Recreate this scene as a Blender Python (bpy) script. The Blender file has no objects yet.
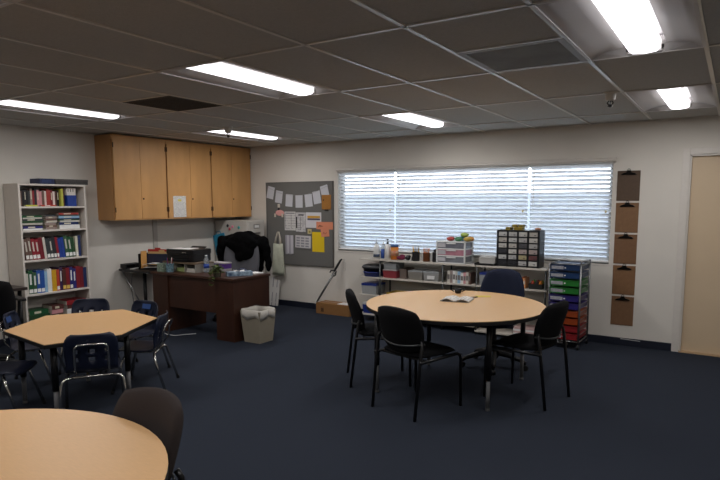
import bpy, bmesh, math, random
from mathutils import Vector, Matrix
random.seed(7)
SC = bpy.context.scene
COL = SC.collection
PI = math.pi

# ------------------------------------------------------------------ materials
def lin(h):
    if isinstance(h, str):
        h = h.lstrip('#'); c = [int(h[i:i+2], 16)/255 for i in (0, 2, 4)]
    else: c = h
    return tuple((x/12.92 if x <= .04045 else ((x+.055)/1.055)**2.4) for x in c) + (1,)
_M = {}
def mat(name, col='#808080', rough=.6, metal=0, var=0.0, scale=20, bump=0.0, bscale=None, spec=.5, trans=0, alpha=1, ior=1.45, stretch=None, col2=None, sheen=0):
    """principled material with procedural noise for colour and relief"""
    if name in _M: return _M[name]
    m = bpy.data.materials.new(name); m.use_nodes = True; _M[name] = m
    nt = m.node_tree; b = nt.nodes['Principled BSDF']
    c = lin(col)
    b.inputs['Base Color'].default_value = c
    b.inputs['Roughness'].default_value = rough
    b.inputs['Metallic'].default_value = metal
    b.inputs['Specular IOR Level'].default_value = spec
    b.inputs['Transmission Weight'].default_value = trans
    b.inputs['Alpha'].default_value = alpha
    b.inputs['IOR'].default_value = ior
    if sheen:
        b.inputs['Sheen Weight'].default_value = sheen
    tc = nt.nodes.new('ShaderNodeTexCoord'); mp = nt.nodes.new('ShaderNodeMapping')
    nt.links.new(tc.outputs['Object'], mp.inputs['Vector'])
    if stretch: mp.inputs['Scale'].default_value = stretch
    if var or col2:
        n = nt.nodes.new('ShaderNodeTexNoise'); n.inputs['Scale'].default_value = scale; n.inputs['Detail'].default_value = 4
        nt.links.new(mp.outputs[0], n.inputs['Vector'])
        r = nt.nodes.new('ShaderNodeValToRGB')
        d = lin(col2) if col2 else None
        r.color_ramp.elements[0].position = .3; r.color_ramp.elements[1].position = .7
        r.color_ramp.elements[0].color = tuple(x*(1-var) for x in c[:3])+(1,)
        r.color_ramp.elements[1].color = d if d else tuple(min(1, x*(1+var)) for x in c[:3])+(1,)
        nt.links.new(n.outputs['Fac'], r.inputs[0]); nt.links.new(r.outputs[0], b.inputs['Base Color'])
    if bump:
        n2 = nt.nodes.new('ShaderNodeTexNoise'); n2.inputs['Scale'].default_value = bscale or scale*4; n2.inputs['Detail'].default_value = 3
        nt.links.new(mp.outputs[0], n2.inputs['Vector'])
        bp = nt.nodes.new('ShaderNodeBump'); bp.inputs['Strength'].default_value = bump; bp.inputs['Distance'].default_value = .01
        nt.links.new(n2.outputs['Fac'], bp.inputs['Height']); nt.links.new(bp.outputs[0], b.inputs['Normal'])
    return m
def glow(name, col, strength):
    if name in _M: return _M[name]
    m = bpy.data.materials.new(name); m.use_nodes = True; _M[name] = m
    nt = m.node_tree; b = nt.nodes['Principled BSDF']
    b.inputs['Base Color'].default_value = lin(col)
    b.inputs['Emission Color'].default_value = lin(col); b.inputs['Emission Strength'].default_value = strength
    return m
def lines(name, paper, ink, freq, axis='Z', width=.35, rough=.9, gap=9.0):
    """paper printed with rows of broken text lines"""
    if name in _M: return _M[name]
    m = bpy.data.materials.new(name); m.use_nodes = True; _M[name] = m
    nt = m.node_tree; b = nt.nodes['Principled BSDF']; b.inputs['Roughness'].default_value = rough
    tc = nt.nodes.new('ShaderNodeTexCoord'); sp = nt.nodes.new('ShaderNodeSeparateXYZ')
    nt.links.new(tc.outputs['Object'], sp.inputs[0])
    mu = nt.nodes.new('ShaderNodeMath'); mu.operation = 'MULTIPLY'; mu.inputs[1].default_value = freq
    nt.links.new(sp.outputs[axis], mu.inputs[0])
    fr = nt.nodes.new('ShaderNodeMath'); fr.operation = 'FRACT'; nt.links.new(mu.outputs[0], fr.inputs[0])
    lt = nt.nodes.new('ShaderNodeMath'); lt.operation = 'LESS_THAN'; lt.inputs[1].default_value = width; nt.links.new(fr.outputs[0], lt.inputs[0])
    n = nt.nodes.new('ShaderNodeTexNoise'); n.inputs['Scale'].default_value = gap*6; nt.links.new(tc.outputs['Object'], n.inputs['Vector'])
    gt = nt.nodes.new('ShaderNodeMath'); gt.operation = 'GREATER_THAN'; gt.inputs[1].default_value = .46; nt.links.new(n.outputs['Fac'], gt.inputs[0])
    mm = nt.nodes.new('ShaderNodeMath'); mm.operation = 'MULTIPLY'; nt.links.new(lt.outputs[0], mm.inputs[0]); nt.links.new(gt.outputs[0], mm.inputs[1])
    mx = nt.nodes.new('ShaderNodeMix'); mx.data_type = 'RGBA'
    nt.links.new(mm.outputs[0], mx.inputs['Factor']); mx.inputs['A'].default_value = lin(paper); mx.inputs['B'].default_value = lin(ink)
    nt.links.new(mx.outputs['Result'], b.inputs['Base Color'])
    return m

# ------------------------------------------------------------------ mesh builder
class B:
    def __init__(s): s.bm = bmesh.new(); s.mi = 0
    def _f(s, vs):
        try:
            f = s.bm.faces.new(vs); f.material_index = s.mi; return f
        except ValueError: return None
    def box(s, x0, y0, z0, x1, y1, z1, M=None):
        c = [Vector(p) for p in ((x0,y0,z0),(x1,y0,z0),(x1,y1,z0),(x0,y1,z0),(x0,y0,z1),(x1,y0,z1),(x1,y1,z1),(x0,y1,z1))]
        if M: c = [M @ p for p in c]
        v = [s.bm.verts.new(p) for p in c]
        for q in ((3,2,1,0),(4,5,6,7),(0,1,5,4),(1,2,6,5),(2,3,7,6),(3,0,4,7)): s._f([v[i] for i in q])
        return s
    def prism(s, poly, z0, z1, M=None):
        M = M or Matrix()
        a = [s.bm.verts.new(M @ Vector((x, y, z0))) for x, y in poly]; b = [s.bm.verts.new(M @ Vector((x, y, z1))) for x, y in poly]
        n = len(poly)
        s._f(a[::-1]); s._f(b)
        for i in range(n): s._f([a[i], a[(i+1) % n], b[(i+1) % n], b[i]])
        return s
    def disc(s, c, rx, ry, z0, z1, n=48, M=None):
        return s.prism([(c[0]+rx*math.cos(2*PI*i/n), c[1]+ry*math.sin(2*PI*i/n)) for i in range(n)], z0, z1, M)
    def lathe(s, prof, c=(0, 0, 0), n=20, M=None):
        M = M or Matrix(); rings = []
        for r, z in prof:
            if r < 1e-5: rings.append([s.bm.verts.new(M @ Vector((c[0], c[1], c[2]+z)))])
            else: rings.append([s.bm.verts.new(M @ Vector((c[0]+r*math.cos(2*PI*i/n), c[1]+r*math.sin(2*PI*i/n), c[2]+z))) for i in range(n)])
        for a, b in zip(rings, rings[1:]):
            for i in range(n):
                j = (i+1) % n
                if len(a) == 1 and len(b) == 1: continue
                if len(a) == 1: s._f([a[0], b[j], b[i]])
                elif len(b) == 1: s._f([a[i], a[j], b[0]])
                else: s._f([a[i], a[j], b[j], b[i]])
        if len(rings[0]) > 1: s._f(rings[0][::-1])
        if len(rings[-1]) > 1: s._f(rings[-1])
        return s
    def tube(s, pts, r, n=8, closed=False, cap=True, flat=1.0):
        pts = [Vector(p) for p in pts]; N = len(pts); rings = []
        up = None
        for i, p in enumerate(pts):
            if closed: t = (pts[(i+1) % N]-pts[i-1]).normalized()
            else: t = (pts[min(i+1, N-1)]-pts[max(i-1, 0)]).normalized()
            if up is None:
                up = Vector((0, 0, 1)) if abs(t.z) < .9 else Vector((1, 0, 0))
            x = t.cross(up)
            if x.length < 1e-4: x = t.cross(Vector((0, 1, 0)))
            x.normalize(); y = x.cross(t).normalized(); up = y
            rr = r[i] if isinstance(r, (list, tuple)) else r
            rings.append([s.bm.verts.new(p + x*rr*math.cos(2*PI*k/n) + y*rr*flat*math.sin(2*PI*k/n)) for k in range(n)])
        pr = list(zip(rings, rings[1:])) + ([(rings[-1], rings[0])] if closed else [])
        for a, b in pr:
            for k in range(n): s._f([a[k], a[(k+1) % n], b[(k+1) % n], b[k]])
        if cap and not closed: s._f(rings[0][::-1]); s._f(rings[-1])
        return s
    def grid(s, rows, skip=()):
        """rows of points -> open sheet"""
        vs = [[s.bm.verts.new(p) for p in r] for r in rows]
        for i in range(len(vs)-1):
            for j in range(len(vs[0])-1):
                if (i, j) in skip: continue
                s._f([vs[i][j], vs[i][j+1], vs[i+1][j+1], vs[i+1][j]])
        return s
    def ell(s, c, rx, ry, rz, n=16, M=None):
        prof = [(math.sin(PI*i/10), -math.cos(PI*i/10)) for i in range(11)]
        T = Matrix.Translation(c) @ (M or Matrix()) @ Matrix.Diagonal((rx, ry, rz, 1))
        return s.lathe(prof, n=n, M=T)
def link(name, me):
    o = bpy.data.objects.new(name, me); COL.objects.link(o); return o
def mk(name, b, m, parent=None, loc=(0, 0, 0), rot=0, smooth=False, bevel=0, solid=0, sub=0, seg=2):
    me = bpy.data.meshes.new(name)
    bmesh.ops.recalc_face_normals(b.bm, faces=b.bm.faces[:])
    b.bm.to_mesh(me); b.bm.free()
    for k in (m if isinstance(m, (list, tuple)) else [m]): me.materials.append(k)
    if smooth:
        for p in me.polygons: p.use_smooth = True
    o = link(name, me); o.location = loc
    o.rotation_euler = rot if isinstance(rot, (tuple, list)) else (0, 0, rot)
    if parent: o.parent = parent
    if solid:
        q = o.modifiers.new('solid', 'SOLIDIFY'); q.thickness = solid; q.offset = 0
    if bevel:
        q = o.modifiers.new('bevel', 'BEVEL'); q.width = bevel; q.segments = seg; q.limit_method = 'ANGLE'; q.angle_limit = .6
    if sub:
        q = o.modifiers.new('sub', 'SUBSURF'); q.levels = sub; q.render_levels = sub
    return o
def tag(o, label, cat, group=None):
    o['label'] = label; o['category'] = cat
    if group: o['group'] = group
    return o
def thing(name, label, cat, loc=(0, 0, 0), rot=0, group=None):
    o = bpy.data.objects.new(name, None); COL.objects.link(o); o.empty_display_size = .1
    o.location = loc; o.rotation_euler = rot if isinstance(rot, (tuple, list)) else (0, 0, rot)
    return tag(o, label, cat, group)
def struct(name, b, m, parent=None, **k):
    o = mk(name, b, m, parent, **k)
    o['kind'] = 'structure'
    return o
def dup(root, loc, rot, label=None, group=None):
    def cp(o, par):
        c = o.copy(); COL.objects.link(c)
        if par: c.parent = par
        for ch in list(kids.get(o, [])): cp(ch, c)
        return c
    kids = {}
    for o in list(COL.objects):
        if o.parent: kids.setdefault(o.parent, []).append(o)
    r = cp(root, None); r.location = loc; r.rotation_euler = (0, 0, rot)
    if label: r['label'] = label
    if group: r['group'] = group
    return r
def face(fx, fy): return math.atan2(fy, fx)
def arc(cx, cz, r, a0, a1, n=6): return [(cx+r*math.cos(a0+(a1-a0)*i/n), cz+r*math.sin(a0+(a1-a0)*i/n)) for i in range(n+1)]
ORD = ['first','second','third','fourth','fifth','sixth','seventh','eighth','ninth','tenth','eleventh','twelfth','thirteenth','fourteenth','fifteenth','sixteenth','seventeenth','eighteenth','nineteenth','twentieth','twenty-first','twenty-second']

# ------------------------------------------------------------------ palette
m_wall = mat('wall_paint', '#d4cfc6', .85, var=.02, scale=3, bump=.05, bscale=120)
m_ceil = mat('ceiling_tile', '#b3b2ae', .95, var=.05, scale=60, bump=.25, bscale=140)
m_tbar = mat('tee_bar', '#cdc8c0', .28, spec=1)
m_carpet = mat('navy_carpet', '#2e333d', .95, var=.28, scale=240, bump=.5, bscale=500, spec=.1)
m_trimwhite = mat('trim_white', '#d0cac2', .45, var=.02)
m_door = mat('door_cream', '#ccb698', .5, var=.02, scale=4)
m_base = mat('baseboard_navy', '#141a29', .5)
m_maple = mat('maple_laminate', '#d3a876', .38, var=.035, scale=26, stretch=(1, 6, 1), spec=.4)
m_maple2 = mat('maple_laminate_pale', '#d4ab79', .45, var=.03, scale=26, stretch=(1, 6, 1), spec=.4)
m_black = mat('black_plastic', '#0e0e10', .5)
m_edge = mat('black_edge', '#0b0b0c', .5)
m_blackmetal = mat('black_metal', '#0c0c0e', .35, spec=.5)
m_chrome = mat('chrome', '#c9c6c0', .18, metal=1)
m_steel = mat('steel', '#8d8d8c', .35, metal=1)
m_darksteel = mat('dark_steel', '#4a4c4c', .4, metal=.7)
m_fabric = mat('charcoal_fabric', '#0e0e10', .95, var=.2, scale=300, bump=.3, bscale=500, spec=.2)
m_fabric2 = mat('brown_grey_fabric', '#393230', .95, var=.15, scale=300, bump=.3, bscale=500, spec=.2)
m_greyfab = mat('grey_fabric', '#55555a', .95, var=.12, scale=260, bump=.3, bscale=500)
m_navyfab = mat('navy_fabric', '#182036', .95, var=.12, scale=260, bump=.3, bscale=500)
m_navyplas = mat('navy_plastic', '#11172b', .42, spec=.5)
m_oak = mat('birch_veneer', '#c3935c', .45, var=.12, scale=5, stretch=(1, 1, .25), spec=.4)
m_oakdark = mat('cabinet_side', '#a87d50', .55, var=.1, scale=5, stretch=(1, 1, .25))
m_walnut = mat('mahogany', '#3a2116', .42, var=.2, scale=7, stretch=(1, 1, .2), spec=.45)
m_shelfwhite = mat('laminate_grey_white', '#cfc8bf', .5, var=.02)
m_shelfside = mat('shelf_side', '#cdc4b9', .6, var=.03)
m_paper = mat('white_paper', '#dedddb', .9)
m_pages = mat('page_edges', '#cfc8ba', .9)
m_white = mat('white_plastic', '#e2e2e0', .4)
m_slat = mat('blind_slat', '#eceef2', .5)
m_clear = mat('clear_plastic', '#b9bcbd', .25, alpha=.55, spec=.4)
m_cork = mat('kraft', '#a9743c', .85, var=.06, scale=40)
m_yellow = mat('yellow_card', '#e0bf1c', .8)
m_salmon = mat('salmon_paper', '#d98a6a', .85)
m_pink = mat('pink_felt', '#dba09a', .9)
m_orange = mat('orange_plastic', '#c9622a', .5)
m_red = mat('red', '#8d2328', .55)
m_green = mat('green', '#1d5230', .55)
m_blue = mat('blue', '#1c3a8a', .5)
m_teal = mat('teal', '#1f7f9c', .6)
m_purple = mat('purple', '#573187', .55)
# slats let some daylight through
def slat_mat():
    nt = m_slat.node_tree; b = nt.nodes['Principled BSDF']; out = nt.nodes['Material Output']
    t = nt.nodes.new('ShaderNodeBsdfTranslucent'); t.inputs['Color'].default_value = (.85, .9, 1, 1)
    mx = nt.nodes.new('ShaderNodeMixShader'); mx.inputs[0].default_value = .07
    nt.links.new(b.outputs[0], mx.inputs[1]); nt.links.new(t.outputs[0], mx.inputs[2]); nt.links.new(mx.outputs[0], out.inputs['Surface'])
slat_mat()

# ------------------------------------------------------------------ room shell
H = 2.44; XW = 8.4; YF = -9.4
GX = [6.0216 - .61*k for k in range(-3, 10)]          # long grid lines
GX = sorted(x for x in GX if x < XW)
GY = [-.708 - 1.22*k for k in range(0, 8)]
LIGHTS = [(ix, iy) for ix in (1.1416, 3.5816, 6.0216) for iy in (-.708, -3.148, -5.588)]
LAMP_W = 12.5
VENTS = [(2.3616, -3.148, 'left'), (5.4116, -3.148, 'right')]
def hole(xc, yc):
    for x, y in LIGHTS:
        if x < xc < x+.61 and y-1.22 < yc < y: return True
    for x, y, _ in VENTS:
        if x < xc < x+.61 and y-.61 < yc < y: return True
    return False
xs = [0.0] + GX + [XW]
ys = sorted([0.0, YF] + [y for y in GY if y > YF] + [-3.148-.61])
b = B()
for i in range(len(xs)-1):
    for j in range(len(ys)-1):
        if hole((xs[i]+xs[i+1])/2, (ys[j]+ys[j+1])/2): continue
        b.box(xs[i], ys[j], H+.004, xs[i+1], ys[j+1], H+.02)
# plenum above so no light leaks
b.box(-.1, YF-.1, H+.30, XW+.1, .1, H+.32)
ceil = struct('ceiling', b, m_ceil)
b = B()
for x in GX: b.box(x-.012, YF, H-.003, x+.012, 0, H+.02)
for y in GY:
    if y > YF: b.box(0, y-.012, H-.003, XW, y+.012, H+.02)
for x, y, _ in VENTS: b.box(x, y-.622, H-.003, x+.61, y-.598, H+.02)
b.box(0, -.022, H-.003, XW, 0, H+.004); b.box(0, YF, H-.003, .022, 0, H+.004)
mk('grid_bars', b, m_tbar, ceil)

b = B(); b.box(-.1, YF-.1, -.1, XW+.1, .1, 0); struct('floor', b, m_carpet)
# back wall with window and door openings
WX0, WX1, WZ0, WZ1 = 2.0, 5.66, .90, 2.035
DX0, DX1, DH = 6.395, 7.31, 2.07
T = .14
b = B()
b.box(-.1, 0, 0, WX0, T, H+.3); b.box(WX0, 0, 0, WX1, T, WZ0); b.box(WX0, 0, WZ1, WX1, T, H+.3)
b.box(WX1, 0, 0, DX0, T, H+.3); b.box(DX0, 0, DH, DX1, T, H+.3); b.box(DX1, 0, 0, XW+.1, T, H+.3)
struct('wall_back', b, m_wall)
b = B(); b.box(-.1, YF-.1, 0, 0, 0, H+.3); struct('wall_left', b, m_wall)
b = B(); b.box(XW, YF-.1, 0, XW+.1, 0, H+.3); struct('wall_right', b, m_wall)
b = B(); b.box(0, YF-.1, 0, XW, YF, H+.3); struct('wall_front', b, m_wall)
b = B(); b.box(0, -.012, 0, DX0-.07, 0, .085); struct('baseboard_back', b, m_base, bevel=.003)
b = B(); b.box(0, YF, 0, .012, -.012, .085); struct('baseboard_left', b, m_base, bevel=.003)
# door
b = B(); b.box(DX0+.004, .03, .012, DX1-.004, .075, DH-.006)
door = struct('door_1', b, m_door, bevel=.003)
b = B()
b.box(DX0-.07, -.014, 0, DX0, .0, DH+.065); b.box(DX1, -.014, 0, DX1+.07, 0, DH+.065); b.box(DX0, -.014, DH, DX1, 0, DH+.065)
b.box(DX0-.002, -.004, 0, DX0+.018, .03, DH); b.box(DX1-.018, -.004, 0, DX1+.002, .03, DH); b.box(DX0, -.004, DH-.018, DX1, .03, DH)
mk('door_frame', b, m_trimwhite, door, bevel=.003)
b = B(); b.box(DX0, -.02, 0, DX1, .1, .014); mk('threshold', b, mat('wood_sill', '#b79a78', .6, var=.1), door)
b = B(); b.lathe([(.03, 0), (.03, .01), (.012, .012), (.012, .045), (.028, .055), (.03, .07), (.02, .085), (0, .088)], M=Matrix.Translation((DX1-.07, .03, 1.0)) @ Matrix.Rotation(PI/2, 4, 'X'))
mk('door_handle', b, m_steel, door, smooth=True)
# window
wn = None
b = B()
for x in (WX0, WX1-.04): b.box(x, .085, WZ0, x+.04, .135, WZ1)
b.box(WX0, .085, WZ0, WX1, .135, WZ0+.04); b.box(WX0, .085, WZ1-.04, WX1, .135, WZ1)
wn = struct('window_1', b, mat('aluminium', '#9a9a98', .4, metal=.6))
m_glass = bpy.data.materials.new('window_glass'); m_glass.use_nodes = True
nt = m_glass.node_tree; nt.nodes.remove(nt.nodes['Principled BSDF'])
tr = nt.nodes.new('ShaderNodeBsdfTransparent'); gl = nt.nodes.new('ShaderNodeBsdfGlossy'); gl.inputs['Roughness'].default_value = .02
tr.inputs['Color'].default_value = (.93, .96, .96, 1)
fz = nt.nodes.new('ShaderNodeFresnel'); mx = nt.nodes.new('ShaderNodeMixShader')
nt.links.new(fz.outputs[0], mx.inputs[0]); nt.links.new(tr.outputs[0], mx.inputs[1]); nt.links.new(gl.outputs[0], mx.inputs[2]); nt.links.new(mx.outputs[0], nt.nodes['Material Output'].inputs['Surface'])
for x0, x1 in ((WX0+.04, WX1-.04),):
    b = B(); b.box(x0, .108, WZ0+.04, x1, .112, WZ1-.04); mk('glass_pane', b, m_glass, wn)
b = B(); b.box(WX0-.02, -.006, WZ0-.022, WX1+.02, .085, WZ0); mk('window_sill', b, m_trimwhite, wn, bevel=.003)
# valance rail over the blinds
b = B(); b.box(WX0-.01, -.05, 2.035, WX1+.03, -.002, 2.062); b.box(WX0-.01, -.03, 2.02, WX1+.03, -.002, 2.036); b.box(WX0-.01, -.055, 2.06, WX1+.03, 0, 2.072)
struct('trim_1', b, m_trimwhite, bevel=.003)
# outside: pavement and a boundary wall
b = B(); b.box(-12, .2, -.3, 20, 12, -.2); struct('floor_outside', b, mat('asphalt', '#b4b4b2', .9, var=.1))
b = B(); b.box(-12, 4.0, -.2, 20, 4.2, 1.76); struct('wall_outside', b, mat('boundary_wall', '#7b818c', .9, var=.04, scale=2))

# blinds
def blind(x0, x1, label, wand):
    t = thing('window_blind', label, 'blind', ((x0+x1)/2, .03, WZ1-.005), 0, 'horizontal blinds over the window')
    hw = (x1-x0)/2; zt = 0; zb = WZ0-WZ1+.02
    b = B(); b.box(-hw, -.025, -.03, hw, .025, 0); mk('head_rail', b, m_white, t, bevel=.003)
    b = B(); b.box(-hw, -.025, zb, hw, .025, zb+.018); mk('bottom_rail', b, m_white, t, bevel=.004)
    b = B(); n = 22; z = -.052; st = (z-(zb+.04))/(n-1); ang = math.radians(-46)
    for k in range(n):
        zz = z - k*st
        a = ang
        # inner edge low, outer edge high; slight crown
        pr = []
        for q in range(5):
            u = (q/4-.5)*.05; h = .0025*(1-(q/2-1)**2)
            pr.append((u*math.cos(a) - h*math.sin(a), u*math.sin(a) + h*math.cos(a)))
        rows = [[(xx, p[0], zz+p[1]) for p in pr] for xx in (-hw+.004, hw-.004)]
        b.grid(rows)
    mk('slats', b, m_slat, t, smooth=True)
    b = B(); m = 3 if hw < .7 else 5
    for k in range(m):
        xx = -hw+.12 + (2*hw-.24)*k/(m-1)
        for yy in (-.021, .021): b.tube([(xx, yy, -.04), (xx, yy, zb+.02)], .0016, 5)
    mk('ladder_cords', b, m_white, t)
    b = B(); b.tube([(wand-(x0+x1)/2, -.04, -.05), (wand-(x0+x1)/2, -.043, -.5)], .004, 6); mk('tilt_wand', b, m_white, t)
    b = B(); b.ell((hw-.05, -.035, -.55), .012, .012, .018); mk('cord_tassel', b, mat('tassel', '#d9c9a0', .6), t, smooth=True)
    return t
blind(2.005, 2.912, 'white slatted blind on the narrow left window beside the grey pinboard', 2.06)
blind(2.932, 4.728, 'widest white slatted blind over the middle of the window', 3.0)
blind(4.748, 5.655, 'white slatted blind on the right window beside the column of clipboards', 4.8)

# ------------------------------------------------------------------ ceiling fixtures
m_lens = glow('lamp_lens', '#fdfaff', 2.6)
m_refl = mat('fixture_white', '#d6d4d4', .5)
m_lside = glow('lens_side', '#f2eeee', .9); m_endp = mat('end_plate_white', '#b9b6b4', .5)
def fixture_proto():
    t = thing('ceiling_light', 'x', 'light', (0, 0, H), 0, 'recessed fluorescent ceiling lights')
    # local: x -.305...305, y -.61...61 ; wings rise to the spine
    w, l = .293, .598
    b = B()
    pr = [(-w, .0), (-.24, .02), (-.17, .036), (-.115, .042)]
    for sgn in (-1, 1):
        b.grid([[(sgn*x, y, z) for x, z in pr] for y in (-l, l)])
    b.grid([[(-.115, y, .042), (-.115, y, .09), (.115, y, .09), (.115, y, .042)] for y in (-l, l)])
    mk('reflector', b, m_refl, t, smooth=True, solid=.002)
    for yy, e in ((-l, 1), (l, -1)):
        i = yy + e*.03
        for sgn in (-1, 1):
            b = B(); vs = [(sgn*w, yy, 0), (sgn*.1, yy, 0), (sgn*.1, i, .043), (sgn*.17, i, .036), (sgn*.24, i, .02)]
            b._f([b.bm.verts.new(p) for p in vs])
            mk('end_plate', b, m_endp, t, solid=.002)
    b = B(); 
    b.box(-.305, -.61, -.006, -.29, .61, .004); b.box(.29, -.61, -.006, .305, .61, .004); b.box(-.29, -.61, -.006, .29, -.598, .004); b.box(-.29, .598, -.006, .29, .61, .004)
    mk('frame', b, m_refl, t)
    b = B()
    sec = [(-.088, .055), (-.083, .018), (-.062, .0), (0, -.006), (.062, .0), (.083, .018), (.088, .055)]
    a = [b.bm.verts.new((x, -l+.02, z)) for x, z in sec]; c = [b.bm.verts.new((x, l-.02, z)) for x, z in sec]
    for i in range(len(sec)-1):
        b.mi = 1 if i in (0, len(sec)-2) else 0
        b._f([a[i], a[i+1], c[i+1], c[i]])
    b.mi = 1; b._f(a); b._f(c)
    mk('lens', b, [m_lens, m_lside], t)
    for y_ in (-l, l-.018):
        b = B(); b.box(-.088, y_, .002, .088, y_+.018, .06); b.box(-.113, y_, .036, .113, y_+.012, .088); mk('lens_end', b, m_endp, t, bevel=.002)
    b = B(); b.box(-.3, -.6, .11, .3, .6, .13); mk('housing', b, m_refl, t)
    return t
LL = {(1.1416, -3.148): 'lit ceiling light at the left edge, in line with the bookshelf', (1.1416, -.708): 'lit ceiling light nearest the corner, in front of the wood wall cabinets',
      (3.5816, -3.148): 'lit ceiling light in the middle, beside the left ceiling grille', (3.5816, -.708): 'lit ceiling light just in front of the left part of the window',
      (6.0216, -3.148): 'largest lit ceiling light, beside the right ceiling grille', (6.0216, -.708): 'lit ceiling light in front of the clipboards and the door',
      (1.1416, -5.588): 'lit ceiling light behind the viewer on the left', (3.5816, -5.588): 'lit ceiling light above the near round table', (6.0216, -5.588): 'lit ceiling light behind the viewer on the right'}
fx = None
for x, y in LIGHTS:
    loc = (x+.305, y-.61, H)
    if fx is None: fx = fixture_proto(); fx.location = loc; fx['label'] = LL[(x, y)]
    else: dup(fx, loc, 0, LL[(x, y)])
for m_ in (m_lens, m_lside): m_.cycles.emission_sampling = 'NONE'
# the tubes' light
for x, y in LIGHTS:
    ld = bpy.data.lights.new('lamp_tubes', 'AREA'); ld.shape = 'RECTANGLE'; ld.size = .12; ld.size_y = 1.12; ld.energy = LAMP_W; ld.color = (1, .975, .97)
    lo = bpy.data.objects.new('lamp_tubes', ld); COL.objects.link(lo); lo.location = (x+.305, y-.61, H-.009)
# daylight enters here
ld = bpy.data.lights.new('window_daylight', 'AREA'); ld.shape = 'RECTANGLE'; ld.size = WX1-WX0; ld.size_y = WZ1-WZ0; ld.cycles.is_portal = True
lo = bpy.data.objects.new('window_daylight', ld); COL.objects.link(lo); lo.location = ((WX0+WX1)/2, .16, (WZ0+WZ1)/2); lo.rotation_euler = (-PI/2, 0, 0)
# grilles
for x, y, side in VENTS:
    lab = 'dark square ceiling return grille near the wall cabinets' if side == 'left' else 'grey square ceiling grille next to the largest light'
    t = thing('ceiling_grille', lab, 'vent', (x+.305, y-.305, H), 0, 'square ceiling grilles')
    b = B()
    b.box(-.3, -.3, -.004, -.26, .3, .01); b.box(.26, -.3, -.004, .3, .3, .01); b.box(-.26, -.3, -.004, .26, -.26, .01); b.box(-.26, .26, -.004, .26, .3, .01)
    gm = mat('grille_dark', '#2a251f', .7) if side == 'left' else mat('grille_grey', '#8a8b88', .6, var=.2, scale=3)
    mk('frame', b, gm if side == 'left' else mat('grille_frame', '#8d8c88', .5), t, bevel=.002)
    b = B()
    for k in range(34):
        yy = -.255 + k*.0155
        b.box(-.26, yy, -.002, .26, yy+.009, .008)
    mk('slats', b, gm, t)
    b = B(); b.box(-.29, -.29, .02, .29, .29, .03); mk('backing', b, mat('grille_back', '#161412', .9), t)
# sprinklers
def sprinkler(x, y, label):
    t = thing('sprinkler_head', label, 'sprinkler', (x, y, H), 0, 'ceiling sprinkler heads')
    b = B(); b.lathe([(.055, .006), (.055, -.006), (.042, -.012), (.036, -.055), (.03, -.062)], n=20); mk('escutcheon', b, mat('dull_white', '#cbc6bd', .5), t, smooth=False)
    b = B(); b.tube([(-.01, 0, -.06), (-.022, 0, -.08), (0, 0, -.105)], .005); b.tube([(.01, 0, -.06), (.022, 0, -.08), (0, 0, -.105)], .005); b.lathe([(.02, -.1), (.02, -.104), (.006, -.112), (0, -.113)]); b.tube([(0, 0, -.05), (0, 0, -.1)], .004)
    mk('deflector', b, m_darksteel, t)
sprinkler(1.88, -2.02, 'small sprinkler head hanging in front of the wood cabinets')
sprinkler(5.94, -1.95, 'small sprinkler head on the ceiling above the clipboards')

# ------------------------------------------------------------------ wall cabinets (left wall)
CZ0, CZ1, CD = 1.37, 2.425, .346
def cabinet(y0, y1, ysplit, label, side, sheet=False, lockside=1):
    yc = (y0+y1)/2; h = CZ1-CZ0
    t = thing('wall_cabinet', label, 'cabinet', (0, yc, CZ0), 0, 'wood wall cabinets')
    hy = (y1-y0)/2
    b = B(); b.box(.002, -hy+.001, 0, CD-.02, hy-.001, h); mk('carcass', b, side, t)
    b = B(); b.box(CD-.02, -hy+.001, h-.06, CD, hy-.001, h); mk('top_rail', b, m_oak, t)
    b = B(); b.box(CD-.02, -hy+.001, 0, CD-.004, hy-.001, .0135); mk('bottom_rail', b, m_oak, t)
    ys_ = [-hy+.012, ysplit-yc-.002, ysplit-yc+.002, hy-.012]
    for k, (a, c) in enumerate(((ys_[0], ys_[1]), (ys_[2], ys_[3]))):
        b = B(); b.box(CD-.018, a, .014, CD+.002, c, h-.055)
        d = mk('door', b, m_oak, t, bevel=.002)
        b = B()
        e = a if k == 0 else c
        for z in (.1, h-.16): b.box(CD+.001, e-.006, z, CD+.007, e+.006, z+.06)
        mk('hinge', b, mat('hinge_dark', '#1f1812', .5, metal=.5), d)
    b = B(); b.lathe([(.011, 0), (.011, .004), (.006, .006), (0, .006)], M=Matrix.Translation((CD+.002, ysplit-yc+.03, .27)) @ Matrix.Rotation(PI/2, 4, 'Y')); mk('lock', b, mat('lock_dark', '#241a12', .4, metal=.6), d)
    return t
cabinet(-2.452, -1.642, -2.053, 'left wood wall cabinet nearest the bookshelf, above the black table', m_oakdark)
cabinet(-1.640, -.842, -1.232, 'middle wood wall cabinet with a white sheet taped to its door', m_oakdark)
cabinet(-.840, -.004, -.43, 'right wood wall cabinet in the corner above the filing cabinet', m_oakdark)
b = B(); b.box(0, -.11, 0, .0012, .11, .29)
t = tag(mk('paper_sheet', b, lines('list_sheet', '#d9d7d2', '#a8a6a6', 60, 'Z'), loc=(CD+.0035, -1.44, 1.39)), 'white sheet of paper taped to the middle wood cabinet door', 'paper')
b = B(); b.box(.0012, -.03, .215, .002, .03, .245); mk('sticky_note', b, mat('sticky_yellow', '#d9cf6a', .8), t)
# raceway
b = B(); b.box(0, -.035, 0, .02, .035, .4485); tag(mk('cable_raceway', b, mat('raceway', '#b2aca4', .3), loc=(-.001, -1.60, .92), bevel=.003), 'vertical grey cable raceway on the wall below the cabinets', 'raceway')

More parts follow.
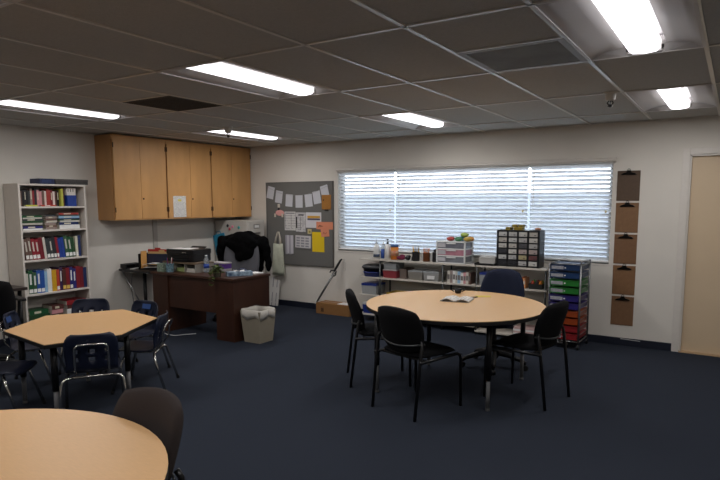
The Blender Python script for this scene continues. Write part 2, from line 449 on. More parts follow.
# ------------------------------------------------------------------ bookshelf and books
SX, SY0, SY1, SH = .30, -3.592, -2.812, 1.80
sh = thing('bookshelf', 'tall grey-white bookshelf full of books on the left wall', 'bookshelf', (.015, (SY0+SY1)/2, 0))
hw = (SY1-SY0)/2; SZ = [.10, .565, .942, 1.272, 1.532, SH-.02]
for s_ in (-1, 1):
    b = B(); b.box(0, s_*hw - (.02 if s_ > 0 else 0), 0, SX, s_*hw + (0 if s_ > 0 else .02), SH); mk('side_panel', b, m_shelfside, sh, bevel=.002)
    b = B(); b.box(SX, s_*hw - (.021 if s_ > 0 else -.0), 0, SX+.004, s_*hw + (0 if s_ > 0 else .021), SH); mk('edge_band', b, m_shelfwhite, sh)
b = B(); b.box(0, -hw+.02, .02, .008, hw-.02, SH); mk('back_panel', b, m_shelfwhite, sh)
for z in SZ:
    b = B(); b.box(.008, -hw+.02, z, SX+.003, hw-.02, z+.02); mk('top_panel' if z == SZ[-1] else 'shelf', b, m_shelfwhite, sh, bevel=.001)
b = B(); b.box(.26, -hw+.02, 0, .28, hw-.02, .1); mk('plinth', b, m_shelfside, sh)

def cov(c): return mat('cover_'+c.strip('#'), c, .45, var=.06, scale=30)
BOOKS = 'books on the tall bookshelf'
def book(x_front, y, z, th, h, dp, col, label, lean=0, tagw=None, title=None, group=BOOKS):
    """upright book, spine toward +x; base at (x_front - dp/2)"""
    b = B()
    c = .003
    b.mi = 0
    b.box(-dp/2, -th/2, 0, dp/2, -th/2+c, h); b.box(-dp/2, th/2-c, 0, dp/2, th/2, h); b.box(dp/2-c, -th/2+c, 0, dp/2, th/2-c, h)
    b.mi = 1; b.box(-dp/2+.004, -th/2+c, .004, dp/2-c, th/2-c, h-.004)
    ms = [cov(col), m_pages]
    if tagw:
        b.mi = len(ms); ms.append(cov(tagw)); b.box(dp/2, -th/2+.003, .012, dp/2+.0012, th/2-.003, .012+min(.04, h*.2))
    if title:
        b.mi = len(ms); ms.append(cov(title)); b.box(dp/2, -th*.2, h*.4, dp/2+.0012, th*.2, h*.85)
    o = mk('book', b, ms, loc=(x_front-dp/2, y, z), rot=(lean, 0, 0))
    return tag(o, label, 'book', group)
def lying(x_front, y, z, w, th, dp, col, label, title=None, group=BOOKS, rz=0):
    b = B(); c = .003
    b.box(-dp/2, -w/2, 0, dp/2, w/2, c); b.box(-dp/2, -w/2, th-c, dp/2, w/2, th); b.box(dp/2-c, -w/2, c, dp/2, w/2, th-c)
    b.mi = 1; b.box(-dp/2+.004, -w/2+.003, c, dp/2-c, w/2-.003, th-c)
    ms = [cov(col), m_pages]
    if title: b.mi = 2; ms.append(cov(title)); b.box(dp/2, -w*.25, th*.25, dp/2+.0012, w*.1, th*.75)
    return tag(mk('book', b, ms, loc=(x_front-dp/2, y, z), rot=rz), label, 'book', group)
NM = {'#cfc8ba':'cream','#1b1a1d':'black','#2b2a30':'black','#6a5147':'brown','#8d2328':'red','#9c352d':'red','#c98f92':'pink','#d8c8c2':'pale','#7d1f28':'dark red','#b5b54a':'yellow-green','#1c3a8a':'blue','#1d5230':'green','#35583a':'green','#2a4a2c':'dark green','#8c1f2c':'crimson','#6e1c26':'dark red','#33383a':'charcoal','#c7c3b8':'grey-white','#22315f':'navy','#24509c':'bright blue','#e0e0dc':'white','#8fb3cf':'light blue','#c99a1e':'yellow','#b2402c':'orange-red','#3a2348':'purple','#2a2a6e':'indigo','#54302a':'brown','#d4ceb6':'cream','#8f7f78':'taupe'}
y0 = SY0+.024; fxx = .30
# shelf 1 (top): small paperbacks
cols = ['#cfc8ba','#6a5147','#1b1a1d','#2b2a30','#1b1a1d','#33383a','#8f7f78','#8d2328','#2b2a30','#c98f92','#c98f92','#6a5147','#d8c8c2','#9c352d','#9c352d','#7d1f28','#d8c8c2','#54302a','#1b1a1d']
y = y0+.004
for k, c in enumerate(cols):
    th = random.uniform(.02, .029); h = random.uniform(.165, .205)
    book(.235, y+th/2, SZ[4]+.0205, th, h, .13, c, f'{NM[c]} paperback, {ORD[k]} from the left on the top shelf', title=('#d4ceb6' if k % 3 == 0 else None)); y += th+.0012
book(.27, y+.016, SZ[4]+.0205, .026, .2, .17, '#b5b54a', 'yellow-green book beside the blue binder on the top shelf'); y += .035
book(.25, y+.012, SZ[4]+.0205, .02, .21, .17, '#54302a', 'thin brown book touching the blue binder on the top shelf'); y += .028
b = B(); b.box(-.07, -.055, 0, .07, .055, .125); b.mi = 1; b.box(-.07, -.055, .125, .06, .055, .21); b.mi = 2
for k in range(3): b.box(.06, -.04+.03*k, .165, .0615, -.032+.03*k, .2)
tag(mk('magazine_file', b, [m_blue, m_shelfwhite, m_black], loc=(.21, y+.065, SZ[4]+.0205)), 'blue and white file box at the right end of the top shelf', 'file box')
lying(.295, y0+.125, SZ[4]+.0205, .13, .016, .045, '#b5b54a', 'small yellow book lying in front of the top shelf row')
lying(.295, y0+.315, SZ[4]+.0205, .17, .014, .045, '#b2402c', 'orange-red book lying in front of the top shelf row', title='#e0e0dc')
# shelf 2: stacks
def stack(yc, z, w, items, where):
    for k, (c, th) in enumerate(items):
        ww = w*random.uniform(.88, 1.0)
        lying(.28-random.uniform(0, .012), yc+random.uniform(-.008, .008), z, ww, th, .21, c, f'{NM[c]} book lying {ORD[k]} from the bottom of the {where}', title='#d4ceb6' if k % 2 else None)
        z += th+.0006
stack(y0+.135, SZ[3]+.0205, .235, [('#e0e0dc',.016),('#2a2a6e',.026),('#1b1a1d',.014),('#c7c3b8',.02),('#2a4a2c',.022),('#33383a',.022),('#c7c3b8',.014),('#1d5230',.02)], 'left stack on the second shelf')
stack(y0+.345, SZ[3]+.0205, .13, [('#8f7f78',.024),('#6a5147',.022),('#8f7f78',.03),('#c7c3b8',.02),('#6a5147',.024),('#8f7f78',.022),('#33383a',.018)], 'narrow middle stack on the second shelf')
stack(y0+.565, SZ[3]+.0205, .255, [('#e0e0dc',.045),('#22315f',.03),('#c7c3b8',.018),('#35583a',.014),('#22315f',.012),('#8fb3cf',.024),('#33383a',.014),('#9c352d',.022)], 'right stack on the second shelf')
# shelf 3: leaning textbooks
cols3 = [('#6a5147',.036),('#6a5147',.036),('#8c1f2c',.04),('#8c1f2c',.04),('#6e1c26',.044),('#c7c3b8',.028),('#33383a',.036),('#33383a',.036),('#2b2a30',.034),('#8c1f2c',.026),('#1c3a8a',.036),('#1c3a8a',.032),('#35583a',.042),('#1d5230',.042),('#2a4a2c',.034),('#d4ceb6',.03),('#22315f',.034)]
y = y0+.040
for k, (c, th) in enumerate(cols3):
    h = .235+.012*math.sin(k*1.7)
    if k > 14: ln = .02
    else: ln = .10
    book(.275, y+th/2, SZ[2]+.0205+abs(math.sin(ln))*th/2, th, h, .2, c, f'{NM[c]} textbook, {ORD[k]} from the left on the third shelf', lean=ln, tagw='#e0e0dc' if k not in (4, 5, 10, 11, 16) else None, title='#c7c3b8' if k in (0, 1, 2, 3, 12, 13, 7) else None); y += th/math.cos(ln)+.0025
# shelf 4: upright
cols4 = [('#c7c3b8',.036),('#1d5230',.05),('#35583a',.042),('#24509c',.046),('#24509c',.042),('#8fb3cf',.032),('#e0e0dc',.05),('#c99a1e',.055),('#b2402c',.036),('#3a2348',.034),('#54302a',.044),('#7d1f28',.044),('#2a2a6e',.038),('#2a2a6e',.04),('#7d1f28',.052),('#6e1c26',.04),('#22315f',.042)]
y = y0+.004
for k, (c, th) in enumerate(cols4):
    h = .25+.014*math.sin(k*2.3) - (.02 if k in (0,) else 0)
    th = th*.972
    book(.285, y+th/2, SZ[1]+.0205, th, h, .2, c, f'{NM[c]} textbook, {ORD[k]} from the left on the fourth shelf', tagw='#e0e0dc' if k in (1, 2, 3, 4, 6, 8, 12) else ('#d9b65a' if k in (10, 11) else None), title='#e0e0dc' if k in (1, 2, 3, 9, 12, 13) else None); y += th+.0016
# shelf 5
stack(y0+.15, SZ[0]+.0205, .24, [('#2a4a2c',.04),('#1d5230',.05),('#35583a',.05),('#c7c3b8',.03),('#2a4a2c',.05),('#1d5230',.05)], 'left stack on the bottom shelf')
stack(y0+.355, SZ[0]+.0205, .15, [('#54302a',.05),('#8f7f78',.05),('#c98f92',.05),('#6a5147',.05),('#c98f92',.045),('#54302a',.05)], 'middle stack on the bottom shelf')
stack(y0+.60, SZ[0]+.0205, .27, [('#8f7f78',.05),('#e0e0dc',.09),('#e0e0dc',.09),('#54302a',.045),('#8d2328',.05)], 'right stack on the bottom shelf')
# on top of the bookshelf
b = B(); b.box(-.1, -.085, 0, .1, .085, .06); b.mi = 1; b.box(.1, -.06, .015, .1012, .05, .05)
tag(mk('flat_box', b, [m_blue if False else mat('box_navy', '#1a2548', .5), mat('box_navy_print', '#24345e', .5)], loc=(.19, -3.25, SH+.0005), bevel=.002), 'navy blue flat box on top of the bookshelf', 'box')
b = B(); b.box(-.09, -.2, 0, .09, .2, .055); b.mi = 1; b.box(-.092, -.202, .038, .092, .202, .06)
tag(mk('flat_case', b, [mat('case_grey', '#3a3837', .6, var=.2, scale=80), mat('case_lid', '#4a4744', .6, var=.2, scale=80)], loc=(.2, -2.955, SH+.0005), bevel=.003), 'long dark grey flat case on top of the bookshelf', 'case')

# ------------------------------------------------------------------ tables
def round_table(c, rx, ry, rot, h, legs, label, matl):
    t = thing('round_table', label, 'table', (c[0], c[1], 0), rot)
    b = B(); b.disc((0, 0), rx, ry, h-.004, h, 72); mk('tabletop', b, matl, t)
    b = B(); b.disc((0, 0), rx+.001, ry+.001, h-.034, h-.0045, 72); mk('edge_band', b, m_edge, t, bevel=.004)
    b = B(); b.disc((0, 0), rx*.72, ry*.72, h-.075, h-.035, 32); mk('apron', b, m_edge, t)
    for lx, ly in legs:
        v = Matrix.Rotation(-rot, 3, 'Z') @ Vector((lx-c[0], ly-c[1], 0))
        b = B(); b.tube([(v.x, v.y, h-.036), (v.x, v.y, .24)], .022, 14); l = mk('leg', b, m_blackmetal, t, smooth=True)
        b = B(); b.tube([(v.x, v.y, .24), (v.x, v.y, .02)], .016, 12); mk('leg_insert', b, mat('grey_insert', '#6b6b6c', .55), l, smooth=True)
        b = B(); b.lathe([(.018, 0), (.019, .008), (.016, .022)], c=(v.x, v.y, 0)); mk('glide', b, m_steel, l)
    return t
round_table((4.835, -2.37), .778, .752, math.radians(125), .73, [(5.305, -2.79), (5.28, -1.86), (4.36, -2.86), (4.36, -1.87)], 'large round maple-topped table with a booklet on it, in front of the window', m_maple2)
round_table((4.79, -6.324), .745, .745, 0, .73, [(5.24, -5.85), (5.24, -6.8), (4.29, -5.85), (4.29, -6.8)], 'round maple-topped table in the near left corner of the view', m_maple)
HX = [(2.05, -4.68), (2.77, -4.77), (2.94, -4.27), (2.64, -3.70), (2.03, -3.60), (1.72, -4.16)]
hc = (2.35, -4.21)
t = thing('hexagonal_table', 'low six-sided maple-topped table ringed by small navy chairs', 'table', (hc[0], hc[1], 0))
pl = [(x-hc[0], y-hc[1]) for x, y in HX]
b = B(); b.prism(pl, .596, .60); mk('tabletop', b, m_maple, t)
b = B(); b.prism([(x*1.002, y*1.002) for x, y in pl], .566, .5955); mk('edge_band', b, m_edge, t, bevel=.004)
mid = lambda i, j: ((pl[i][0]+pl[j][0])*.375, (pl[i][1]+pl[j][1])*.375)
for x, y in ((pl[0][0]*.8, pl[0][1]*.8), (pl[1][0]*.8, pl[1][1]*.8), mid(2, 3), mid(4, 5)):
    if True:
        b = B(); b.tube([(x, y, .566), (x, y, .22)], .024, 12); l = mk('leg', b, m_blackmetal, t, smooth=True)
        b = B(); b.tube([(x, y, .22), (x, y, .02)], .017, 12); mk('leg_insert', b, mat('grey_insert', '#6b6b6c', .55), l, smooth=True)
        b = B(); b.lathe([(.018, 0), (.019, .008), (.016, .022)], c=(x, y, 0)); mk('glide', b, m_steel, l)

# ------------------------------------------------------------------ small navy school chairs
def rrect_path(hw, z0, z1, x0, x1, r=.05):
    """inverted U: foot(-hw,z0,x0) -> top z1 -> foot"""
    pts = [(x0, -hw, z0)]
    pts += [(x1, -hw + r*(1-math.cos(a)), z1 - r + r*math.sin(a)) for a in [PI/2*i/5 for i in range(6)]]
    pts += [(x1, hw - r*(1-math.sin(a)), z1 - r + r*math.cos(a)) for a in [PI/2*i/5 for i in range(6)]]
    pts += [(x0, hw, z0)]
    return pts
def school_chair():
    t = thing('school_chair', 'x', 'chair', (0, 0, 0), 0, 'small navy school chairs around the six-sided table')
    prof = [(.185,.325,.165),(.175,.348,.178),(.10,.352,.186),(.0,.345,.188),(-.09,.345,.182),(-.135,.36,.172),(-.155,.40,.170),(-.165,.44,.172),(-.175,.475,.176),(-.182,.505,.178),(-.19,.535,.178),(-.198,.57,.176),(-.206,.605,.168),(-.211,.632,.150),(-.213,.645,.125)]
    N = 16; rows = []
    for x, z, w in prof:
        r = []
        for j in range(N+1):
            u = (j/N-.5)*2
            back = min(1, max(0, (z-.36)/.1)) if x < -.1 else 0
            r.append((x+.035*back*u*u, w*u, z + (.012*u*u if not back else 0)))
        rows.append(r)
    skip = set()
    for i in (7, 9):
        for j in (3, 7, 8, 12): skip.add((i, j))
    b = B(); b.grid(rows, skip); mk('seat_shell', b, m_navyplas, t, smooth=True, solid=.008)
    # frame
    for s in (-1, 1):
        b = B(); b.tube([(-.13, s*.13, .322), (-.14, s*.175, .318), (-.15, s*.198, .30), (-.155, s*.207, .27), (-.235, s*.222, .008)], .011, 10); l = mk('leg', b, m_chrome, t, smooth=True)
        b = B(); b.lathe([(.014, 0), (.015, .015), (.011, .03)], c=(-.235, s*.222, 0), n=12); mk('foot_cap', b, m_black, l)
        b = B(); b.tube([(.07, s*.12, .330), (.09, s*.16, .322), (.105, s*.182, .30), (.115, s*.19, .27), (.205, s*.205, .008)], .011, 10); l = mk('leg', b, m_chrome, t, smooth=True)
        b = B(); b.lathe([(.014, 0), (.015, .015), (.011, .03)], c=(.205, s*.205, 0), n=12); mk('foot_cap', b, m_black, l)
    b = B()
    pts = [(.03, -.11, .333), (-.10, -.11, .33), (-.15, -.11, .36)]
    pts += [(-.186-.05*(z-.45), -.11+(0 if z < .55 else .02), z) for z in (.42, .5)]
    pts += [(-.214, -.105, .555), (-.219, -.085, .575), (-.221, 0, .578), (-.219, .085, .575), (-.214, .105, .555)]
    pts += [(-.186-.05*(z-.45), .11, z) for z in (.5, .42)] + [(-.15, .11, .36), (-.10, .11, .33), (.03, .11, .333)]
    pts = [(p[0]-(.012 if p[2] > .39 else 0), p[1], p[2]) for p in pts]
    b.tube(pts, .0085, 8); mk('back_tube', b, m_chrome, t, smooth=True)
    b = B(); b.tube([(-.13, -.14, .322), (-.13, .14, .322)], .011, 8); mk('cross_bar', b, m_chrome, t, smooth=True)
    return t
sc = school_chair()
SCH = [((2.80, -4.425), (-.82, .57), 'small navy school chair seen from behind, on the near side of the six-sided table', 0),
       ((2.55, -3.79), (-.80, -.60), 'navy school chair seen side-on at the right end of the six-sided table', 0),
       ((1.60, -3.70), (.67, -.74), 'small navy school chair in front of the bookshelf, across the six-sided table', 0),
       ((2.065, -3.542), (.08, -1.0), 'small navy school chair with a blue label, across the six-sided table by the desk', 1),
       ((1.71, -4.27), (.70, .71), 'small navy school chair with a blue label, between six-sided table and black office chair', 1),
       ((2.22, -4.80), (.78, .62), 'small navy school chair cut off by the left edge, near side of the six-sided table', 0)]
for k, (p, f, lab, st) in enumerate(SCH):
    o = sc if k == 0 else dup(sc, (p[0], p[1], 0), 0, lab)
    o.location = (p[0], p[1], 0); o.rotation_euler = (0, 0, face(*f)); o['label'] = lab; o.scale = (1.02,)*3 if k == 0 else (1, 1, 1)
for o in [o for o in COL.objects if o.get('label', '').startswith('small navy school chair with a blue label')]:
    b = B(); b.box(-.0012, -.055, -.024, .0012, .055, .024); k = mk('name_label', b, mat('label_blue', '#2a487e', .5), o, loc=(-.1885, 0, .592), rot=(0, -.23, 0)); k['label'] = 'blue paper label on the chair back'

# ------------------------------------------------------------------ black stacking chairs
def pad(rows_fn, nu, nv, thick):
    """closed cushion from a parametric surface u,v in -1..1 returning point and normal"""
    b = B(); P = []; Q = []
    for i in range(nv+1):
        v = -1+2*i/nv; p = []; q = []
        for j in range(nu+1):
            u = -1+2*j/nu
            c, n = rows_fn(u, v)
            th = thick*max(.15, (1-abs(u)**6))**.5*max(.15, (1-abs(v)**6))**.5
            p.append(c+n*th*.5); q.append(c-n*th*.5)
        P.append(p); Q.append(q)
    b.grid(P); b.grid(Q)
    # stitch the border
    def edge(A): return A[0] + [r[-1] for r in A[1:]] + A[-1][-2::-1] + [r[0] for r in A[-2:0:-1]]
    e1, e2 = edge(P), edge(Q); n = len(e1)
    for i in range(n):
        j = (i+1) % n
        b._f([b.bm.verts.new(x) for x in (e1[i], e1[j], e2[j], e2[i])])
    bmesh.ops.remove_doubles(b.bm, verts=b.bm.verts[:], dist=.0004)
    return b
def sq(u, v, k=.18):
    """square to rounded square"""
    return u*math.sqrt(max(0, 1-k*2*v*v/2)), v*math.sqrt(max(0, 1-k*2*u*u/2))
def back_surface(w, z0, z1, x0, lean, curve, wtop=1.0, sqk=.3):
    def f(u, v):
        a, c = sq(u, v, sqk)
        z = (z0+z1)/2 + c*(z1-z0)/2
        ww = w*(1+(wtop-1)*(v+1)/2)
        x = x0 - lean*(z-z0) + curve*a*a
        return Vector((x, a*ww, z)), Vector((1, -2*curve*a/ww, lean)).normalized()
    return f
def seat_surface(w, x0, x1, z, sqk=.25):
    def f(u, v):
        a, c = sq(u, v, sqk)
        return Vector(((x0+x1)/2 + c*(x1-x0)/2, a*w, z - (.03*max(0, c-.55)/.45*max(0, c-.55)/.45) + .006*a*a)), Vector((0, 0, 1))
    return f
def stack_chair(fab):
    t = thing('stacking_chair', 'x', 'chair')
    mk('seat', pad(seat_surface(.23, -.20, .24, .455), 12, 12, .055), fab, t, smooth=True)
    mk('backrest', pad(back_surface(.205, .465, .822, -.185, .29, .058, 1.12, .30), 16, 14, .065), fab, t, smooth=True)
    for s in (-1, 1):
        b = B(); b.tube([(-.275, s*.222, .0), (-.228, s*.226, .40), (-.205, s*.228, .56), (-.195, s*.215, .585)], .0125, 10); mk('leg', b, m_blackmetal, t, smooth=True)
        b = B(); b.tube([(.245, s*.235, .0), (.238, s*.235, .38), (.225, s*.235, .415), (.19, s*.235, .43), (-.235, s*.238, .43)], .0125, 10); mk('leg', b, m_blackmetal, t, smooth=True)
    b = B(); b.tube([(.1, -.235, .425), (.1, .235, .425)], .010, 8); b.tube([(-.15, -.235, .425), (-.15, .235, .425)], .010, 8); mk('seat_rail', b, m_blackmetal, t)
    b = B(); b.tube([(-.205+.03*(u*u)-.045*(1-u*u), u*.228, .56-.03*(1-u*u)) for u in [-1+.2*k for k in range(11)]], .005, 8, flat=1.6); mk('back_band', b, m_darksteel, t, smooth=True)['label'] = 'thin curved steel band behind the backrest'
    return t
st = stack_chair(m_fabric)
STK = [((4.793, -2.968), (.26, .965), 'black upholstered chair seen from behind, nearest side of the large round table'),
       ((4.185, -2.525), (.80, .60), 'black upholstered chair on the left side of the large round table'),
       ((5.445, -2.29), (-.985, .17), 'black upholstered chair on the right side of the large round table, facing left')]
for k, (p, f, lab) in enumerate(STK):
    o = st if k == 0 else dup(st, (p[0], p[1], 0), 0, lab)
    o.location = (p[0], p[1], 0); o.rotation_euler = (0, 0, face(*f)); o['label'] = lab; o['group'] = 'black upholstered chairs at the large round table'
o = stack_chair(m_fabric2); o.scale = (1, 1, 1.03); o.location = (4.885, -5.77, 0); o.rotation_euler = (0, 0, face(-.10, -.99))
o['label'] = 'dark brown-grey upholstered chair tucked behind the near round table'

# ------------------------------------------------------------------ office chairs
def office_chair(label, loc, f, fab, seatfab, ztop=.93, bw=.23, arms=False, zs=.47, wt=.85, zb=.55):
    t = thing('office_chair', label, 'chair', (loc[0], loc[1], 0), face(*f))
    b = B(); b.lathe([(.045, .09), (.05, .1), (.045, .17), (.028, .18), (.028, .30), (.018, .31), (.018, zs-.06)], n=16); mk('column', b, m_black, t, smooth=False)
    for k in range(5):
        a = 2*PI*k/5+.3; d = Vector((math.cos(a), math.sin(a), 0))
        b = B(); b.tube([d*.03+Vector((0, 0, .14)), d*.15+Vector((0, 0, .13)), d*.28+Vector((0, 0, .092)), d*.315+Vector((0, 0, .07))], [.036, .034, .027, .022], 10, flat=.75); ba = mk('base_arm', b, m_black, t, smooth=True)
        b = B(); M = Matrix.Translation(d*.31+Vector((0, 0, .027))) @ Matrix.Rotation(a+.6, 4, 'Z') @ Matrix.Rotation(PI/2, 4, 'X')
        b.lathe([(.02, -.02), (.027, -.018), (.027, -.004), (.012, -.003), (.012, .003), (.027, .004), (.027, .018), (.02, .02)], n=14, M=M); b.tube([d*.31+Vector((0, 0, .03)), d*.31+Vector((0, 0, .075))], .008); mk('castor', b, m_black, ba)
    mk('seat', pad(seat_surface(.25, -.23, .25, zs), 12, 12, .08), seatfab, t, smooth=True)
    b = B(); b.box(-.12, -.09, zs-.065, .12, .09, zs-.038); mk('seat_plate', b, m_black, t)
    mk('backrest', pad(back_surface(bw, zb, ztop, -.235, .14, .06, wt, .30), 14, 14, .06), fab, t, smooth=True)
    b = B(); b.tube([(-.1, 0, zs-.05), (-.26, 0, zs-.04), (-.30, 0, zs+.02), (-.295, 0, zb+.1), (-.285, 0, zb+.18)], .022, 8, flat=.5); mk('back_bracket', b, m_black, t, smooth=True)
    if arms:
        for s in (-1, 1):
            b = B(); b.tube([(.02, s*.2, zs-.045), (.02, s*.28, zs-.03), (.0, s*.29, zs+.1), (-.02, s*.29, zs+.2)], .014, 8); b.box(-.14, s*.29-.03, zs+.2, .12, s*.29+.03, zs+.225); mk('armrest', b, m_black, t, bevel=.005)
    return t
office_chair('navy blue office chair behind the large round table, by the window', (4.915, -1.575), (.02, -1), m_navyfab, m_navyfab, ztop=.93, bw=.24, wt=.80)
office_chair('black office chair with armrests at the left edge by the bookshelf', (1.0, -4.33), (-.97, .2), m_fabric, m_fabric, ztop=.905, bw=.22, arms=True, zb=.5)
tc = office_chair('grey office chair behind the teacher desk with a black jacket over it', (1.14, -1.19), (.42, -.9), m_greyfab, m_greyfab, ztop=1.1, bw=.26, zb=.52, zs=.48, wt=.95)
# jacket over the chair back
def jacket():
    b = B()
    # local chair frame: back at x -.235..-.31, top z 1.1
    W_ = 1.18
    S = [((-.31, 0, 1.10), (.075, .24, .06)), ((-.29, 0, 1.13), (.08, .13, .055)), ((-.24, 0, 1.02), (.05, .20, .12)), ((-.235, .03, .92), (.045, .13, .13)), ((-.225, -.02, .86), (.03, .07, .09)),
         ((-.30, .25, 1.02), (.075, .07, .10)), ((-.30, .29, .90), (.065, .05, .14)), ((-.30, -.25, 1.02), (.075, .07, .10)), ((-.30, -.28, .90), (.06, .05, .14)), ((-.29, -.27, .78), (.045, .035, .1)), ((-.36, 0, .95), (.045, .26, .2)), ((-.35, .1, .75), (.04, .15, .2)), ((-.35, -.1, .75), (.04, .15, .2)), ((-.29, .31, .75), (.05, .04, .12)), ((-.30, .07, 1.16), (.06, .07, .035))]
    for c, r in S: b.ell((c[0], c[1]*W_, c[2]), r[0], r[1]*W_, r[2]*1.06)
    return b
j = mk('jacket', jacket(), mat('black_jacket', '#050506', .95, spec=.1, var=.3, scale=30, bump=.8, bscale=25), loc=tc.location, rot=tc.rotation_euler.z, smooth=True)
q = j.modifiers.new('remesh', 'REMESH'); q.mode = 'VOXEL'; q.voxel_size = .014; q.use_smooth_shade = True
tx = bpy.data.textures.new('folds', 'CLOUDS'); tx.noise_scale = .09
q = j.modifiers.new('disp', 'DISPLACE'); q.texture = tx; q.strength = .035; q.mid_level = .5
q = j.modifiers.new('smooth', 'SMOOTH'); q.factor = .5; q.iterations = 2
tag(j, 'black jacket draped over the grey office chair behind the desk', 'jacket')

# ------------------------------------------------------------------ teacher desk and black table
DT = .735
t = thing('teacher_desk', 'dark mahogany desk with two pedestals, cluttered with papers', 'desk', (1.39, -1.83, 0))
X0, X1, Y0, Y1 = .69-1.39, 2.08-1.39, -2.21+1.83, -1.60+1.83
b = B(); b.box(X0-.015, Y0-.02, DT-.03, X1+.02, Y1+.01, DT); mk('desktop', b, m_walnut, t, bevel=.004)
for a, c in ((X0, X0+.28), (X1-.28, X1)):
    b = B(); b.box(a, Y0, 0, c, Y1, DT-.03); p = mk('pedestal', b, m_walnut, t, bevel=.003)
    for k, (z0, z1) in enumerate(((.06, .34), (.35, .52), (.53, .69))):
        b = B(); b.box(a+.012, Y1, z0, c-.012, Y1+.016, z1); d = mk('drawer', b, m_walnut, p, bevel=.002)
b = B(); b.box(X0+.28, Y0+.02, .31, X1-.28, Y0+.04, DT-.03); mk('modesty_panel', b, m_walnut, t)
t = thing('side_table', 'narrow black-topped table against the wall, left of the mahogany desk', 'table', (.34, -1.95, 0))
b = B(); b.box(-.28, -.29, DT-.03, .325, .35, DT-.002); mk('tabletop', b, mat('black_laminate', '#141214', .35), t, bevel=.003)
for x, y in ((.02, -.12), (.02, .28)):
    b = B(); b.tube([(x, y, 0.02), (x, y, DT-.03)], .022, 10); l = mk('leg', b, m_blackmetal, t, smooth=True)
    b = B(); b.box(x-.22, y-.025, 0, x+.22, y+.025, .022); mk('foot', b, m_blackmetal, l, bevel=.004)
b = B(); b.tube([(-.25, -.26, DT-.035), (.01, -.14, .2)], .009, 8); mk('brace', b, m_steel, t, smooth=True)
def cord(name, pts, r, m, label, cat='cord'):
    # smooth through points (catmull-rom)
    P = [Vector(p) for p in pts]; out = []
    for i in range(len(P)-1):
        p0, p1, p2, p3 = P[max(i-1, 0)], P[i], P[i+1], P[min(i+2, len(P)-1)]
        for k in range(6):
            s = k/6; out.append(.5*((2*p1)+(p2-p0)*s+(2*p0-5*p1+4*p2-p3)*s*s+(3*p1-p0-3*p2+p3)*s**3))
    out.append(P[-1]); c = out[0].copy(); c.z = min(p.z for p in out)
    b = B(); b.tube([p-c for p in out], r, 6)
    return tag(mk(name, b, m, loc=c, smooth=True), label, cat)
cord('power_cord', [(.08, -2.05, .70), (.12, -2.1, .45), (.20, -2.14, .30), (.32, -2.25, .12), (.22, -2.32, .05), (.15, -2.3, .005)], .004, m_black, 'thin black power cord hanging below the black side table')
cord('floor_cord', [(1.02, -2.32, .0045), (1.12, -2.345, .0045), (1.22, -2.33, .0045), (1.28, -2.24, .0045), (1.36, -2.13, .0045)], .004, m_white, 'thin white cord on the carpet in front of the desk')
# ---- things on the side table and desk
Z = DT+.0005
b = B(); b.box(-.055, -.12, .004, .055, .12, .06); b.mi = 1; b.box(.055, -.1, .02, .0562, .02, .045)
for x in (-.04, .04):
    for y in (-.1, .1): b.mi = 0; b.box(x-.008, y-.008, 0, x+.008, y+.008, .004)
tag(mk('network_box', b, [m_black, mat('gloss_black', '#060607', .15)], loc=(.128, -2.10, Z), bevel=.004), 'low black electronic box at the wall end of the black table', 'device')
b = B(); b.box(-.033, -.11, 0, .033, .11, .008); tag(mk('paper_stack', b, lines('printed_pages', '#d8d6d2', '#9a9898', 70, 'X'), loc=(.258, -2.105, Z), rot=.35), 'flat papers on the black table beside the desk sorter', 'papers')
t = thing('desk_sorter', 'upright desk sorter holding red, orange and manila folders', 'file sorter', (.49, -1.99, Z), .35)
b = B(); b.box(-.17, -.12, 0, .17, .12, .012); b.box(-.17, .10, .012, .17, .115, .23); b.box(-.175, -.12, 0, -.165, .12, .2); mk('frame', b, m_black, t)
b = B(); b.box(-.15, .03, .012, .165, .06, .19); mk('back_divider', b, mat('divider_navy', '#1c2238', .5), t)
FOLD = [('#b0302c', .075, .255, 0, 'red'), ('#c9602c', .085, .235, .01, 'orange'), ('#cfae74', .066, .225, .0, 'manila')]
for k, (c, y, h, x, n) in enumerate(FOLD):
    b = B(); b.box(-.15, -.0018, 0, .15, .0018, h-.02); b.box(-.05+.03*k, -.0018, h-.02, .03+.03*k, .0018, h)
    v = Matrix.Rotation(.35, 3, 'Z') @ Vector((x, y, 0))
    tag(mk('file_folder', b, cov(c), loc=(.49+v.x, -1.99+v.y, Z+.0125), rot=.35), f'{n} file folder standing in the desk sorter', 'folder', 'folders in the desk sorter')
b = B(); b.box(-.004, -.10, 0, .004, .022, .22)
v = Matrix.Rotation(.35, 3, 'Z') @ Vector((-.145, -.0, 0)); tag(mk('file_folder', b, cov('#cf9a5a'), loc=(.49+v.x, -1.99+v.y, Z+.0125), rot=.35), 'tan folder end-on at the left of the desk sorter', 'folder', 'folders in the desk sorter')
for k, (dz, a, dx) in enumerate(((.0, .1, 0), (.02, -.05, .01), (.035, .15, -.01))):
    b = B(); n = 6
    b.grid([[(-.13+.26*i/n, y, .012+.02*math.sin(i/n*PI)*(1 if k else .3)) for i in range(n+1)] for y in (-.05, .05)])
    v = Matrix.Rotation(.35, 3, 'Z') @ Vector((.02+dx, -.06, 0))
    tag(mk('loose_paper', b, [m_paper, cov('#cfae74'), m_paper][k], loc=(.49+v.x, -1.99+v.y, Z+.013+dz), rot=.35+a*.3, solid=.004), ['lowest white sheet lying in the front of the desk sorter', 'manila sheet between the white sheets in the desk sorter', 'topmost white sheet lying in the front of the desk sorter'][k], 'paper', 'sheets in the desk sorter')
m_gpat = mat('green_floral', '#5d7466', .6, var=.5, scale=60, col2='#9fae9a')
m_bpat = mat('blue_floral', '#3d5868', .6, var=.5, scale=60, col2='#7fa0ac')
